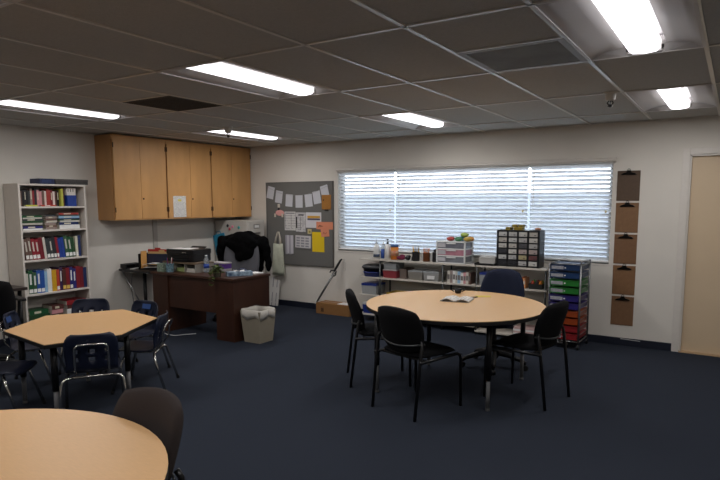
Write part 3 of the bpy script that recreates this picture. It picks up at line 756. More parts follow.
def pen_cup(loc, r, h, m, label, pens, square=False, spread=.02, L=.17, tip=None):
    t = thing('pencil_cup', label, 'cup', loc, .2)
    b = B()
    if square:
        b.box(-r, -r, 0, r, r, .004)
        for x0, y0, x1, y1 in ((-r, -r, r, -r+.004), (-r, r-.004, r, r), (-r, -r, -r+.004, r), (r-.004, -r, r, r)): b.box(x0, y0, .004, x1, y1, h)
    else: b.lathe([(0, 0), (r*.92, 0), (r, h), (r-.004, h), (r*.88, .006), (0, .006)], n=20)
    mk('holder', b, m, t)
    for k, c in enumerate(pens):
        a = 2*PI*k/max(1, len(pens)); q_ = (r-.014)*.85; x, y = q_*math.cos(a), q_*math.sin(a)
        l = L*(.9+.15*math.sin(k*3.1)); tx_, ty = x+spread*math.cos(a), y+spread*math.sin(a)
        b = B(); b.tube([(x*.72, y*.72, .008), (tx_, ty, l)], .0042, 6); b.tube([(tx_, ty, l), (tx_+.1*(tx_-x*.72), ty+.1*(ty-y*.72), l*1.1)], [.0042, .001], 6)
        w = Matrix.Rotation(.2, 3, 'Z') @ Vector((0, 0, 0))
        nm = c[1]
        o = mk('pencil', b, c[0], loc=loc, rot=.2)
        tag(o, f'{nm} in the {label}', 'pencil', 'pencils in the ' + label)
    return t
pen_cup((.80, -2.13, Z), .05, .10, m_gpat, 'green patterned square cup on the desk', [], True)
pen_cup((.935, -2.135, Z), .048, .105, m_bpat, 'blue patterned cup on the mahogany desk', [(m_red, 'red pen'), (m_white, 'white pen'), (m_blue, 'blue pen'), (mat('dull_red', '#8d2f2f', .5), 'dark red pen')], False, .01, .18)
# desktop organiser under the printer
t = thing('desk_organizer', 'low wooden desk organizer with open compartments, under the printer', 'organizer', (1.0, -1.90, Z), .0)
b = B(); b.box(-.30, -.15, .10, .30, .15, .118); mk('top_board', b, mat('org_wood', '#6b5a48', .5, var=.1, scale=8), t)
for x in (-.30, -.1, .1, .288):
    b = B(); b.box(x, -.15, 0, x+.012, .15, .10); mk('divider', b, mat('org_grey', '#8f8a80', .5), t)
b = B(); b.box(-.288, .138, 0, .288, .15, .10); mk('back_board', b, mat('org_wood', '#6b5a48', .5), t)
for k, (x, c, n) in enumerate(((-.19, '#b5562a', 'orange'), (.01, '#8f9a62', 'olive'), (.20, '#c7c3b8', 'grey-white'))):
    b = B(); b.box(-.085, -.13, 0, .085, .1, .02); b.box(-.08, -.125, .02, .08, .09, .045)
    tag(mk('notebook', b, cov(c), loc=(1.0+x, -1.90, Z)), f'{n} notebooks inside the desk organizer', 'notebook', 'notebooks in the desk organizer')
t = thing('printer', 'black inkjet printer on the desk organizer', 'printer', (.97, -1.86, Z+.1185), .05)
b = B(); b.box(-.23, -.15, 0, .23, .16, .14); b.box(-.235, -.155, .09, .235, .165, .155); mk('body', b, mat('printer_black', '#121214', .4), t, bevel=.012)
b = B(); b.box(-.16, -.19, .012, .16, -.15, .03); mk('output_tray', b, m_black, t)
b = B(); b.box(-.15, -.157, .045, .15, -.153, .085); mk('paper_slot', b, mat('slot', '#050505', .6), t)
b = B(); b.box(-.08, .09, .15, .16, .10, .22, Matrix.Translation((0, .09, .15)) @ Matrix.Rotation(-1.15, 4, 'X') @ Matrix.Translation((0, -.09, -.15))); mk('paper_feed_flap', b, m_black, t)
b = B(); b.box(.05, -.158, .115, .12, -.1545, .122); mk('logo_plate', b, m_chrome, t)
b = B(); b.box(-.15, -.105, 0, .15, .105, .004); tag(mk('paper_sheet', b, m_paper, loc=(.93, -1.90, Z+.274), rot=.2), 'white paper lying on top of the black printer', 'paper')
# bottle
def bottle(loc, parts, label, cat='bottle'):
    t = thing('bottle', label, cat, loc)
    for nm, prof, m in parts:
        b = B(); b.lathe(prof, n=18); mk(nm, b, m, t, smooth=True)
    return t
m_pet = mat('clear_bottle', '#c4ced6', .1, trans=.6, alpha=.75, ior=1.3)
bottle((1.36, -1.93, Z), [('body', [(0, 0), (.031, .002), (.033, .02), (.032, .14), (.028, .165), (.014, .19), (.013, .2), (0, .2)], m_pet), ('label_wrap', [(.0338, .055), (.0338, .105), (.033, .105), (.033, .055)], mat('label_navy', '#2c4a9a', .5)), ('cap', [(0, .198), (.015, .198), (.015, .215), (0, .215)], m_white)], 'clear water bottle with a blue label on the desk')
t = thing('tissue_box', 'purple and white tissue box at the back of the desk', 'tissue box', (1.36, -1.675, Z), .0)
b = B(); b.box(-.115, -.06, 0, .115, .06, .09); mk('carton', b, m_purple, t, bevel=.003)
b = B(); b.box(-.118, -.063, .09, .118, .063, .105); b.box(-.118, -.063, 0, .118, .063, .03); mk('lid', b, mat('lid_grey', '#aaa4a6', .6), t)
# trailing plant
t = thing('trailing_plant', 'small trailing green plant at the front edge of the desk', 'plant', (1.80, -2.178, Z))
b = B(); b.lathe([(0, 0), (.04, 0), (.052, .075), (.047, .075), (.038, .01), (0, .01)], n=18); mk('pot', b, mat('pot_dark', '#3f3a2c', .6), t, smooth=False)
b = B(); m_leaf = mat('leaf', '#3b4a22', .55, var=.3, scale=25, col2='#5b6a30')
rs = random.Random(3)
for k in range(150):
    a = rs.uniform(0, 2*PI); r = rs.uniform(.0, .085); z = .12 - r*.55 + rs.uniform(-.04, .035)
    if k < 26: a = -1.57+rs.uniform(-.4, .4); r = rs.uniform(.08, .10); z = rs.uniform(-.09, .06)
    c = Vector((r*math.cos(a), r*math.sin(a), z)); s_ = rs.uniform(.012, .022)
    if not (k < 26): c.z = max(c.z, .02)
    M = Matrix.Translation(c) @ Matrix.Rotation(rs.uniform(0, 6), 4, 'Z') @ Matrix.Rotation(rs.uniform(-1, 1), 4, 'X')
    pts = [(-s_, 0, 0), (-.4*s_, -.6*s_, .002), (.5*s_, -.5*s_, .002), (1.2*s_, 0, -.004), (.5*s_, .5*s_, .002), (-.4*s_, .6*s_, .002)]
    b._f([b.bm.verts.new(M @ Vector(p)) for p in pts])
o = mk('foliage', b, m_leaf, t, solid=.0012); o['kind'] = 'stuff'
b = B()
for k in range(9):
    a = k*.7; b.tube([(0, 0, .05), (.03*math.cos(a), .03*math.sin(a), .11), (.08*math.cos(a), .08*math.sin(a), .07+.02*math.sin(k))], .0018, 5)
mk('stems', b, mat('stem', '#59622f', .6), t)
# patterned box and papers on the right of the desk
m_wave = mat('blue_white_print', '#27486e', .5, var=.3, scale=26, col2='#a9c0cf')
t = thing('tissue_box', 'flat blue and white patterned box near the desk corner', 'tissue box', (1.925, -1.95, Z), .95)
b = B(); b.box(-.15, -.06, 0, .15, .06, .05); mk('carton', b, m_wave, t, bevel=.003)
b = B(); b.grid([[(-.06+.12*i/4, y, .052+.018*math.sin(i*1.9+y*40)) for i in range(5)] for y in (-.03, -.01, .01, .03)]); mk('tissue', b, m_paper, t, smooth=True, solid=.003)
b = B(); b.box(-.075, -.075, 0, .075, .075, .012); tag(mk('paper_stack', b, m_paper, loc=(1.945, -1.705, Z), rot=1.45), 'stack of white papers at the back right corner of the desk', 'papers')
b = B(); b.box(-.05, -.03, 0, .05, .03, .03); b.box(-.03, -.028, .03, .03, .028, .045); tag(mk('stapler', b, mat('stapler_navy', '#1b2a52', .4), loc=(1.72, -1.68, Z), rot=.6, bevel=.006), 'dark blue stapler beside the white papers on the desk', 'stapler')

# waste bin
t = thing('waste_bin', 'beige waste bin with a white plastic liner beside the desk', 'bin', (2.257, -2.0, 0), .0)
def taper(b, w0, d0, w1, d1, z0, z1, th=.004):
    for (a0, c0, a1, c1) in (((-1, -1), (1, -1), (-1, -1), (1, -1)), ((1, -1), (1, 1), 0, 0), ((1, 1), (-1, 1), 0, 0), ((-1, 1), (-1, -1), 0, 0)):
        q = [(a0[0]*w0, a0[1]*d0, z0), (c0[0]*w0, c0[1]*d0, z0), (c0[0]*w1, c0[1]*d1, z1), (a0[0]*w1, a0[1]*d1, z1)]
        b._f([b.bm.verts.new(p) for p in q])
b = B(); taper(b, .115, .11, .145, .14, 0.003, .37); b._f([b.bm.verts.new(p) for p in ((-.115, -.11, .003), (.115, -.11, .003), (.115, .11, .003), (-.115, .11, .003))])
bmesh.ops.remove_doubles(b.bm, verts=b.bm.verts[:], dist=.001); mk('bucket', b, mat('beige_plastic', '#8a8272', .5, var=.03), t, solid=.005)
b = B(); n = 48; rows = []
for rr, zz, wv in ((.88, .30, 0), (.93, .36, 0), (1.0, .383, .2), (1.04, .382, .2), (1.045, .34, .4), (1.04, .29, 1.1)):
    r = []
    for k in range(n+1):
        a = 2*PI*k/n; c, s_ = math.cos(a), math.sin(a); m = max(abs(c), abs(s_)); e = 1/m
        e = min(e, 1.28)
        r.append((.145*rr*c*e, .14*rr*s_*e, zz + .014*wv*math.sin(a*5+1)+.006*wv*math.sin(a*11)))
    rows.append(r)
b.grid(rows); mk('liner', b, mat('liner_white', '#c9c4ba', .45, bump=.6, bscale=40), t, smooth=True, solid=.002)

# filing cabinet
t = thing('filing_cabinet', 'light grey four-drawer filing cabinet in the corner under the wall cabinets', 'filing cabinet', (.37, -.31, 0))
m_file = mat('file_grey', '#b5b1aa', .45, var=.02)
b = B(); b.box(-.33, -.19, 0, .33, .19, 1.32); mk('body', b, m_file, t, bevel=.004)
for k in range(4):
    z = .04+.32*k
    b = B(); b.box(.33, -.175, z, .35, .175, z+.305); d = mk('drawer', b, m_file, t, bevel=.004)
    b = B(); b.box(.35, -.06, z+.2, .354, .06, z+.26); b.mi = 1; b.box(.354, -.05, z+.21, .3552, .05, z+.25); mk('label_holder', b, [m_steel, m_paper], d)
    b = B(); b.box(.35, -.06, z+.12, .372, .06, z+.14); mk('handle', b, m_steel, d, bevel=.004)
for k, (x, z, c, n) in enumerate(((.04, 1.225, '#d67f96', 'pink'), (-.06, 1.24, '#2b2b30', 'black'), (.17, 1.215, '#3a9a98', 'teal'), (-.02, 1.19, '#c04a58', 'red'))):
    b = B(); b.lathe([(0, 0), (.022, 0), (.022, .008), (.012, .014), (0, .014)], n=14, M=Matrix.Rotation(PI/2, 4, 'X')); tag(mk('magnet', b, cov(c), loc=(.37+x, -.4995, z)), f'{n} magnet on the side of the filing cabinet', 'magnet', 'magnets on the filing cabinet')
# teal folder hanging in front of the filing cabinet side
t = thing('document_bag', 'teal document bag hanging on the side of the filing cabinet', 'bag', (.15, -.4995, .96), (0, -.22, 0))
b = B(); b.box(-.12, -.02, -.16, .12, 0, .15); mk('pouch', b, mat('teal_bag', '#1d7d9e', .5, var=.15, scale=14), t, bevel=.006)
b = B(); b.tube([(-.05, -.01, .15), (-.04, -.01, .19), (.04, -.01, .19), (.05, -.01, .15)], .006, 6); mk('strap', b, m_teal, t)
b = B(); b.box(0.02, -.0215, -.06, .1, -.0203, -.04); mk('zipper_print', b, mat('red_print', '#a3484e', .6), t)
# white boards leaning by the back wall
for k, (x, h, lab) in enumerate(((.79, .44, 'white poster board leaning on the back wall behind the desk, left one'), (.885, .40, 'white poster board leaning on the back wall beside the tote bag'))):
    b = B(); b.box(-.055, -.005, 0, .055, .005, h); tag(mk('poster_board', b, lines('board_print%d' % k, '#cfccc8', '#8c8b8e', 5, 'X', .08, gap=1), loc=(x, -.09-.02*k, .0), rot=(-.15, 0, 0)), lab, 'board', 'white boards by the back wall')

# ------------------------------------------------------------------ pinboard and its papers (back wall)
t = thing('pinboard', 'grey fabric pinboard covered with papers between the corner and the window', 'pinboard', (1.298, 0, .645))
b = B(); b.box(-.615, -.022, .01, .615, 0, 1.24); mk('panel', b, mat('board_fabric', '#6a6966', .95, var=.08, scale=200, bump=.3, bscale=400), t)
b = B()
for q in ((-.63, -.026, 0, .63, 0, .014), (-.63, -.026, 1.236, .63, 0, 1.248), (-.63, -.026, .014, -.614, 0, 1.236), (.614, -.026, .014, .63, 0, 1.236)): b.box(*q)
mk('frame', b, mat('board_frame', '#5a5754', .5), t)
m_banner = mat('banner_card', '#c2c3c8', .9)
BAN = [(.765, 1.737, .22), (.925, 1.672, .16), (1.124, 1.618, .08), (1.314, 1.602, 0), (1.493, 1.616, -.10), (1.644, 1.66, -.17), (1.79, 1.74, -.25)]
for k, (x, z, a) in enumerate(BAN):
    b = B(); b.box(-.067, -.0015, -.092, .067, 0, .092); b.box(-.05, -.003, .08, .05, -.0015, .092)
    o = mk('banner_card', b, m_banner, loc=(x, -.0265 if abs(a) > .2 else -.0225, z), rot=(0, a, 0))
    tag(o, f'{ORD[k]} grey-white card from the left in the hanging banner on the pinboard', 'card', 'banner cards on the pinboard')
pts = [(.69, -.03, 1.83), (.85, -.03, 1.765), (1.02, -.03, 1.715), (1.31, -.03, 1.695), (1.60, -.03, 1.735), (1.75, -.03, 1.79), (1.86, -.03, 1.835)]
cord('banner_string', pts, .0018, mat('string', '#8c8a88', .8), 'thin string carrying the row of cards on the pinboard', 'string')
def sheet(name, x0, x1, z0, z1, m, label, cat='paper', a=0, d=.0245, th=.0012, grp=None, notch=None):
    b = B(); w, h = (x1-x0)/2, (z1-z0)/2; b.box(-w, -th, -h, w, 0, h)
    return tag(mk(name, b, m, loc=((x0+x1)/2, -d, (z0+z1)/2), rot=(0, a, 0)), label, cat, grp)
b = B(); b.box(-.082, -.006, -.105, .082, 0, .105); t = tag(mk('clipboard_hook', b, mat('tan_wood', '#9c6a2c', .5, var=.08, scale=14), loc=(1.818, -.0245, 1.592), bevel=.004), 'small orange-brown wooden board pinned at the right of the pinboard', 'board'); t.name = 'wooden_board'
b = B(); b.lathe([(0, 0), (.01, 0), (.008, .006), (0, .007)], M=Matrix.Translation((-.05, -.006, .03)) @ Matrix.Rotation(PI/2, 4, 'X'), n=12); mk('peg', b, m_black, t)
b = B(); b.box(-.03, -.012, -.125, .03, 0, -.105); mk('bottom_clip', b, m_black, t, bevel=.003)
m_ruled = lines('ruled_sheet', '#c9c7c4', '#8f8d8e', 26, 'Z', .2, gap=4)
m_text = lines('text_sheet', '#c6c4c3', '#85848a', 34, 'Z', .32, gap=3)
o = sheet('posted_sheet', 1.032, 1.243, 1.168, 1.450, m_ruled, 'tall white sheet with faint diagonal print, left of the posted papers')
b = B(); b.box(-.085, -.0022, .11, .085, -.0012, .125); mk('heading', b, mat('ink_grey', '#77757a', .8), o)
b = B(); b.box(-.09, -.0022, -.11, -.084, -.0012, .1); b.box(.02, -.0022, -.11, .026, -.0012, .1); mk('rule_marks', b, mat('ink_grey', '#77757a', .8), o)
o = sheet('posted_sheet', 1.248, 1.432, 1.15, 1.438, m_text, 'white flyer with a black stripe, middle of the posted papers')
b = B(); b.box(-.088, -.0022, -.09, -.065, -.0012, .08); b.box(-.04, -.0022, .10, .06, -.0012, .115); b.box(-.005, -.0022, -.12, .0, -.0012, .09); mk('black_bars', b, m_black, o)
o = sheet('posted_chart', 1.438, 1.722, 1.215, 1.442, mat('chart_paper', '#cfcdd0', .9), 'white chart with yellow and dark bands, upper right of the posted papers')
b = B(); b.box(-.11, -.0022, .03, .12, -.0012, .062); mk('yellow_band', b, mat('band_yellow', '#c99a3a', .8), o)
b = B(); b.box(-.11, -.0022, .0, .12, -.0012, .026); mk('dark_band', b, mat('band_dark', '#4b4a62', .8), o)
o = sheet('salmon_note', 1.632, 1.93, 1.197, 1.306, m_salmon, 'wide salmon paper strip with black handwriting on the pinboard', d=.0262)
b = B(); b.tube([(-.11, -.002, -.025), (-.09, -.002, .01), (-.08, -.002, -.02), (-.065, -.002, .012), (-.05, -.002, -.015), (-.03, -.002, -.005)], .0035, 5); mk('handwriting', b, m_black, o)
o = sheet('salmon_note', 1.715, 1.86, 1.09, 1.21, m_salmon, 'smaller salmon note hanging tilted below the wide salmon strip', a=-.1, d=.0255)
b = B(); b.tube([(-.04, -.002, -.02), (-.02, -.002, .01), (0, -.002, -.02), (.03, -.002, .0)], .003, 5); mk('handwriting', b, mat('ink_brown', '#6d4030', .8), o)
sheet('yellow_card', 1.553, 1.772, .863, 1.155, m_yellow, 'bright yellow rectangular card at the lower right of the pinboard')
b = B(); b.box(-.036, -.006, -.036, .036, 0, .036); b.mi = 1; b.box(-.015, -.0075, -.02, .02, -.006, .012); tag(mk('sticky_note', b, [mat('cream_note', '#c9bb8c', .8), mat('note_print', '#9a8a42', .8)], loc=(1.508, -.0245, 1.16), bevel=.004), 'little cream square badge left of the yellow card', 'badge')
o = sheet('calendar', 1.235, 1.525, .905, 1.095, mat('calendar_paper', '#c8c6c6', .9), 'white calendar sheet with a grid of grey months', a=.03)
b = B()
for i in range(4):
    for k in range(3): b.box(-.125+.085*k, -.0022, -.075+.04*i, -.06+.085*k, -.0012, -.05+.04*i)
mk('month_blocks', b, mat('ink_light', '#8e8d94', .8), o)
b = B(); b.box(-.145, -.006, -.105, .145, 0, -.088); mk('lower_edge', b, mat('edge_grey', '#6b696b', .8), o)  # darker grey strip along the bottom of the calendar
# stapled leaflets hanging
t = thing('hanging_leaflets', 'bunch of narrow white leaflets hanging beside the tote bag', 'leaflets', (1.108, -.024, .95))
for k in range(4):
    b = B(); x = -.065+.037*k; b.box(x, -.004-.003*k, -.145+.01*(k % 2), x+.05, -.002-.003*k, .145); mk('leaflet', b, mat('leaflet_%d' % (k % 2), '#c2bfc4' if k % 2 else '#9f9ca3', .9), t)
# small flag figure
t = thing('paper_figure', 'small pink felt sheep with a cream head pinned to the pinboard', 'decoration', (.925, -.024, 1.45))
b = B(); b.ell((.02, -.006, -.02), .085, .006, .045); mk('body', b, m_pink, t)
b = B(); b.box(-.02, -.012, .06, .025, -.003, .115); mk('head', b, mat('cream_felt', '#c9bfb0', .9), t, bevel=.006)
b = B(); b.box(-.015, -.008, .02, .012, -.002, .062); mk('neck', b, mat('dark_felt', '#2c2a2b', .9), t)
for x in (-.075, .07):
    b = B(); b.box(x-.016, -.012, -.085, x+.016, -.003, -.03); mk('leg', b, mat('cream_felt', '#c9bfb0', .9), t, bevel=.004)
# tote bag hung on the pinboard edge
t = thing('tote_bag', 'pale green canvas tote bag hanging from the pinboard', 'bag', (.935, -.03, .96))
m_tote = mat('canvas', '#b9bca9', .95, var=.06, scale=30, bump=.3, bscale=60)
b = B(); rows = []
for i in range(9):
    v = i/8; z = -.48*v; w = .095+.025*v; dd = .012+.03*math.sin(v*PI*.9)
    rows.append([(w*math.cos(2*PI*k/24), -.045-dd*math.sin(2*PI*k/24)*(1+.2*math.sin(k*1.3+i)), z+.006*math.sin(k)) for k in range(25)])
b.grid(rows); b._f([b.bm.verts.new(p) for p in rows[-1][:-1]]); mk('bag_body', b, m_tote, t, smooth=True, solid=.003)
for y in (-.04, -.062):
    b = B(); b.tube([(-.05, y, -.02), (-.042, y+.01, .08), (-.01, -.02+y*.3, .185), (.012, -.02+y*.3, .185), (.042, y+.01, .08), (.052, y, -.02)], .011, 8, flat=.35); mk('handle', b, mat('canvas_cream', '#c9c2b4', .95), t, smooth=True)
b = B(); b.tube([(0, .006, .18), (0, -.055, .183)], .005, 6); mk('peg', b, m_steel, t)

# grabber and box below the pinboard
b = B(); b.prism([(0, 0), (0, 0), (0, 0)], 0, 0) if False else None
t = thing('reaching_grabber', 'long-handled grabber with a black pistol grip leaning on the wall', 'grabber', (1.80, -.26, .161), 0)
dv = Vector((.27, .215, .60)); 
def gp(s, off=(0, 0, 0)): return dv*s + Vector(off)
b = B(); b.tube([gp(-.0), gp(.78)], .011, 8); mk('shaft', b, m_steel, t, smooth=True)
b = B(); b.tube([gp(.02, (.012, 0, 0)), gp(.76, (.03, 0, 0))], .005, 6); mk('pull_rod', b, m_darksteel, t)
b = B(); b.tube([gp(.74), gp(.86), gp(1.0), gp(1.03, (.012, -.0, 0))], [.014, .017, .015, .010], 8); mk('grip', b, m_black, t, smooth=True)
b = B(); b.tube([gp(.76, (-.01, -.01, 0)), gp(.76, (-.05, -.02, .0)), gp(.72, (-.055, -.02, -.01))], .010, 8); b.tube([gp(.78, (.0, -.01, 0)), gp(.74, (.05, -.02, -.0)), gp(.68, (.055, -.02, -.02)), gp(.66, (.03, -.01, -.02))], .009, 8); mk('trigger', b, m_black, t, smooth=True)
b = B(); b.tube([gp(1.02), gp(1.01, (.07, -.01, .01)), gp(.95, (.12, -.01, -.02)), gp(.85, (.15, -.01, -.05))], .0022, 6); mk('wire_loop', b, m_steel, t)
t = thing('cardboard_box', 'brown cardboard box with a white label on the floor under the pinboard', 'box', (2.075, -.15, 0), .0)
b = B(); b.box(-.285, -.115, 0, .285, .115, .158); mk('carton', b, mat('cardboard', '#8a6238', .85, var=.05, scale=20), t, bevel=.003)
b = B(); b.box(.06, -.09, .1585, .24, .08, .1597); mk('address_label', b, m_paper, t)['label'] = 'white address label on the box top'
b = B(); b.box(-.285, -.004, .158, .06, .03, .1588); mk('packing_tape', b, mat('tape', '#7a5229', .3), t)
b = B(); b.box(-.20, -.1162, .03, -.15, -.115, .085); b.box(-.205, -.1162, .095, -.145, -.115, .10); mk('printed_mark', b, mat('mark_brown', '#4d3318', .8), t)

# ------------------------------------------------------------------ low shelving under the window
SF, SB = -.35, -.05; TOP = .84
m_shelf2 = mat('shelf_laminate', '#c4bdb2', .45, var=.02)
def shelving(x0, x1, uprights, label, tiers):
    t = thing('low_shelving', label, 'shelving', ((x0+x1)/2, -.2, 0), 0, 'low white shelving units under the window'); c = (x0+x1)/2
    for z, a, d in tiers:
        b = B(); b.box(a-c, -.15, z-.02, d-c, .15, z); mk('shelf_board', b, m_shelf2, t, bevel=.002)
    for u in uprights:
        for yy in (-.135, .135):
            b = B(); b.tube([(u-c, yy, 0), (u-c, yy, TOP-.02)], .012, 8); mk('upright', b, m_darksteel, t, smooth=True)
        b = B(); b.tube([(u-c, -.135, TOP-.03), (u-c, .135, TOP-.03)], .01, 8); mk('upright_rail', b, m_darksteel, t)
    return t
TIER = [TOP, .60, .36, .10]
shelving(2.58, 4.225, (2.9, 3.80), 'longer low white shelving unit with bins, left part under the window', [(TOP, 2.58, 4.225), (.60, 2.58, 4.225), (.36, 2.58, 4.225), (.10, 2.58, 4.225)])
shelving(4.235, 5.08, (4.246, 5.062), 'shorter low white shelving unit under the black drawer cabinet', [(TOP, 4.235, 5.08), (.60, 4.235, 5.08), (.36, 4.235, 5.08), (.05, 4.235, 5.08)])
E = .0006
# top shelf, left to right
m_lblue = mat('label_blue2', '#2c4f9a', .5)
bottle((2.79, -.24, TOP+E), [('body', [(0, 0), (.042, .002), (.043, .15), (.03, .175), (.016, .185), (.014, .20), (0, .20)], m_white), ('label_wrap', [(.0438, .02), (.0438, .06), (.043, .06), (.043, .02)], mat('label_dark', '#26364e', .5)), ('pump', [(0, .2), (.015, .2), (.012, .22), (.004, .222), (.004, .245), (.014, .247), (.01, .256), (0, .257)], mat('pump_grey', '#9fa4a8', .4))], 'leftmost white pump bottle on the shelf below the window')
bottle((2.885, -.22, TOP+E), [('body', [(0, 0), (.034, .002), (.035, .15), (.026, .175), (.013, .185), (0, .186)], mat('bottle_paleblue', '#b9c7d6', .35)), ('label_wrap', [(.0358, .01), (.0358, .13), (.035, .13), (.035, .01)], m_lblue), ('pump', [(0, .185), (.012, .185), (.009, .21), (.004, .212), (.004, .23), (0, .231)], m_white)], 'pale blue bottle with a blue label between two white bottles')
bottle((2.965, -.25, TOP+E), [('body', [(0, 0), (.04, .002), (.041, .17), (.028, .195), (.016, .2), (0, .2)], m_white), ('pump', [(0, .2), (.016, .2), (.013, .225), (.005, .228), (.005, .25), (.018, .254), (.012, .266), (0, .267)], m_black)], 'white bottle with a black pump top beside the yellow canister')
bottle((3.066, -.24, TOP+E), [('body', [(0, 0), (.052, .0), (.052, .165), (0, .165)], mat('canister_yellow', '#d6a01f', .5, var=.4, scale=14, col2='#e0762a')), ('lid', [(0, .165), (.053, .165), (.053, .195), (.045, .2), (0, .2)], mat('lid_blue', '#4a6a9c', .5)), ('label_wrap', [(.0525, .05), (.0525, .12), (.052, .12), (.052, .05)], mat('lab_cream', '#dcc9a0', .5, var=.4, scale=30, col2='#c9502a'))], 'yellow and orange wipes canister with a blue lid', 'canister')
b = B(); b.ell((0, 0, .03), .062, .04, .028); b.ell((.02, 0, .045), .04, .034, .03); tag(mk('fabric_pouch', b, mat('maroon', '#6d1f3c', .8, var=.3, scale=20), loc=(3.185, -.285, TOP+.002), smooth=True), 'maroon fabric pouch lying beside the yellow canister', 'pouch')
b = B(); b.ell((0, 0, .032), .036, .036, .03); b.ell((.01, .01, .05), .024, .025, .02); tag(mk('black_pouch', b, m_black, loc=(3.287, -.285, TOP+.002), smooth=True), 'small black pouch between maroon pouch and tape dispenser', 'pouch')
t = thing('tape_dispenser', 'black desk dispenser left of the yellow pencil cup', 'dispenser', (3.325, -.165, TOP+E), .3)
b = B(); b.box(-.035, -.05, 0, .035, .05, .04); b.lathe([(.02, -.012), (.045, -.012), (.045, .012), (.02, .012)], n=20, M=Matrix.Translation((0, .0, .07)) @ Matrix.Rotation(PI/2, 4, 'Y')); mk('body', b, m_black, t)
m_mesh = mat('mesh_black', '#18181a', .5); m_amber = mat('amber_cup', '#5a3216', .4)
m_pency = mat('pencil_yellow', '#d9a63a', .5); m_penco = mat('pencil_orange', '#c9783c', .5)
pen_cup((3.39, -.26, TOP+E), .05, .115, m_mesh, 'black mesh cup of yellow pencils under the window', [(m_pency, 'yellow pencil')]*9 + [(m_black, 'black marker')]*3, spread=.011, L=.185)
pen_cup((3.54, -.26, TOP+E), .046, .11, m_amber, 'brown cup of orange pencils under the window', [(m_penco, 'orange pencil')]*11, spread=.010, L=.175)
for x, n in ((3.468, 'between the two pencil cups'), (3.593, 'right of the brown pencil cup')):
    b = B(); b.lathe([(0, 0), (.026, 0), (.032, .09), (.029, .09), (.024, .004), (0, .004)], n=18); tag(mk('paper_cup', b, m_white, loc=(x, -.19, TOP+E), smooth=False), 'white cup ' + n, 'cup', 'white cups on the shelf')
t = thing('electric_sharpener', 'black electric pencil sharpener left of the clear drawer unit', 'sharpener', (3.665, -.23, TOP+E))
b = B(); b.box(-.035, -.06, 0, .035, .06, .13); b.box(-.03, -.04, .13, .03, .05, .16); mk('body', b, m_black, t, bevel=.012)
b = B(); b.box(-.02, -.0615, .03, .02, -.06, .06); mk('shavings_drawer', b, mat('smoke', '#2b2b2e', .2), t)
# three drawer unit
t = thing('drawer_unit', 'white plastic three-drawer unit with smoky drawers on the shelf', 'drawer unit', (3.90, -.2, TOP+E), 0)
w, d, h = .19, .14, .27
b = B()
for z in (0, .086, .172, h-.012): b.box(-w, -d, z, w, d, z+.012)
for sx in (-1, 1):
    for y0_ in (-d, d-.03): b.box(sx*w-(.015 if sx > 0 else 0), y0_, 0, sx*w+(0 if sx > 0 else .015), y0_+.03, h)
mk('frame', b, m_white, t, bevel=.002)
for k, c in enumerate(('#7d8086', '#b07a86', '#6d6f78')):
    b = B(); z = .014+.086*k; b.box(-w+.018, -d+.004, z, w-.018, d-.01, z+.068); dd = mk('drawer', b, mat('drawer_smoke%d' % k, c, .3, var=.15, scale=14), t, bevel=.003)
    b = B(); b.box(-w+.02, -d-.002, z+.012, -w+.125, -d+.004, z+.062); mk('label_card', b, mat('card_grey', '#b7b5b8', .7), dd)
    b = B(); b.box(-.05, -d-.008, z+.055, .07, -d+.004, z+.066); mk('handle', b, m_white, dd)
for x, y, z, c, n in ((-.11, -.04, .0285, '#9c3a34', 'red'), (-.0, -.055, .0285, '#4a7f5a', 'green'), (.11, -.04, .0285, '#b89b48', 'yellow'), (.11, .05, .0285, '#c98a3a', 'orange'), (0, .05, .0285, '#4a8fb0', 'blue'), (.055, .0, .078, '#9fb35a', 'lime')):
    b = B(); b.ell((0, 0, 0), .052, .043, .028)
    tag(mk('bean_bag', b, cov(c), loc=(3.97+x, -.2+y, TOP+.271+z), smooth=True), f'{n} soft bean bag on the white three-drawer unit', 'toy', 'bean bags on the white drawer unit')
# black flat tray and pale box beside
b = B(); b.box(-.12, -.13, 0, .12, .13, .012); b.box(-.12, -.13, .012, .12, -.122, .026); b.box(-.12, .122, .012, .12, .13, .026); b.box(-.12, -.122, .012, -.112, .122, .026); b.box(.112, -.122, .012, .12, .122, .026)
tag(mk('flat_tray', b, m_black, loc=(4.336, -.215, TOP+E)), 'black flat tray left of the black drawer cabinet', 'tray')
b = B(); b.box(-.10, -.07, 0, .10, .07, .075); b.box(-.103, -.073, .06, .103, .073, .08); tag(mk('white_box', b, mat('offwhite_box', '#b9b6b0', .6), loc=(4.336, -.172, TOP+.0135), bevel=.003), 'off-white box in the black tray on the shelf', 'box')
# 24-drawer parts cabinet
PX0, PX1, PZ = 4.470, 4.975, .425
t = thing('parts_cabinet', 'black parts cabinet with twenty-four small labelled drawers', 'drawer cabinet', ((PX0+PX1)/2, -.2, TOP+E), -.03)
w = (PX1-PX0)/2; d = .09
b = B(); b.box(-w, -d+.02, 0, w, d, PZ); 
for i in range(7): z = .012+i*(PZ-.024)/6; b.box(-w, -d-.01, max(0, z-.007), w, -d+.02, min(PZ, z+.007))
for k in range(5): x = -w+.012+k*(2*w-.024)/4; b.box(x-.012, -d-.01, 0, x+.012, -d+.02, PZ)
mk('case', b, mat('case_black', '#121315', .45), t)
rs = random.Random(11)
CC = ['#b6b6b3', '#a9a8a6', '#bebcb6', '#aeaaa2']
DK = {(0, 3): '#3a3b40', (0, 5): '#2b2c30', (1, 5): '#2b2c30', (2, 2): '#4a4a4e', (3, 4): '#6a4444', (2, 4): '#aa9f7c', (2, 3): '#a89a96', (3, 3): '#a89a96'}
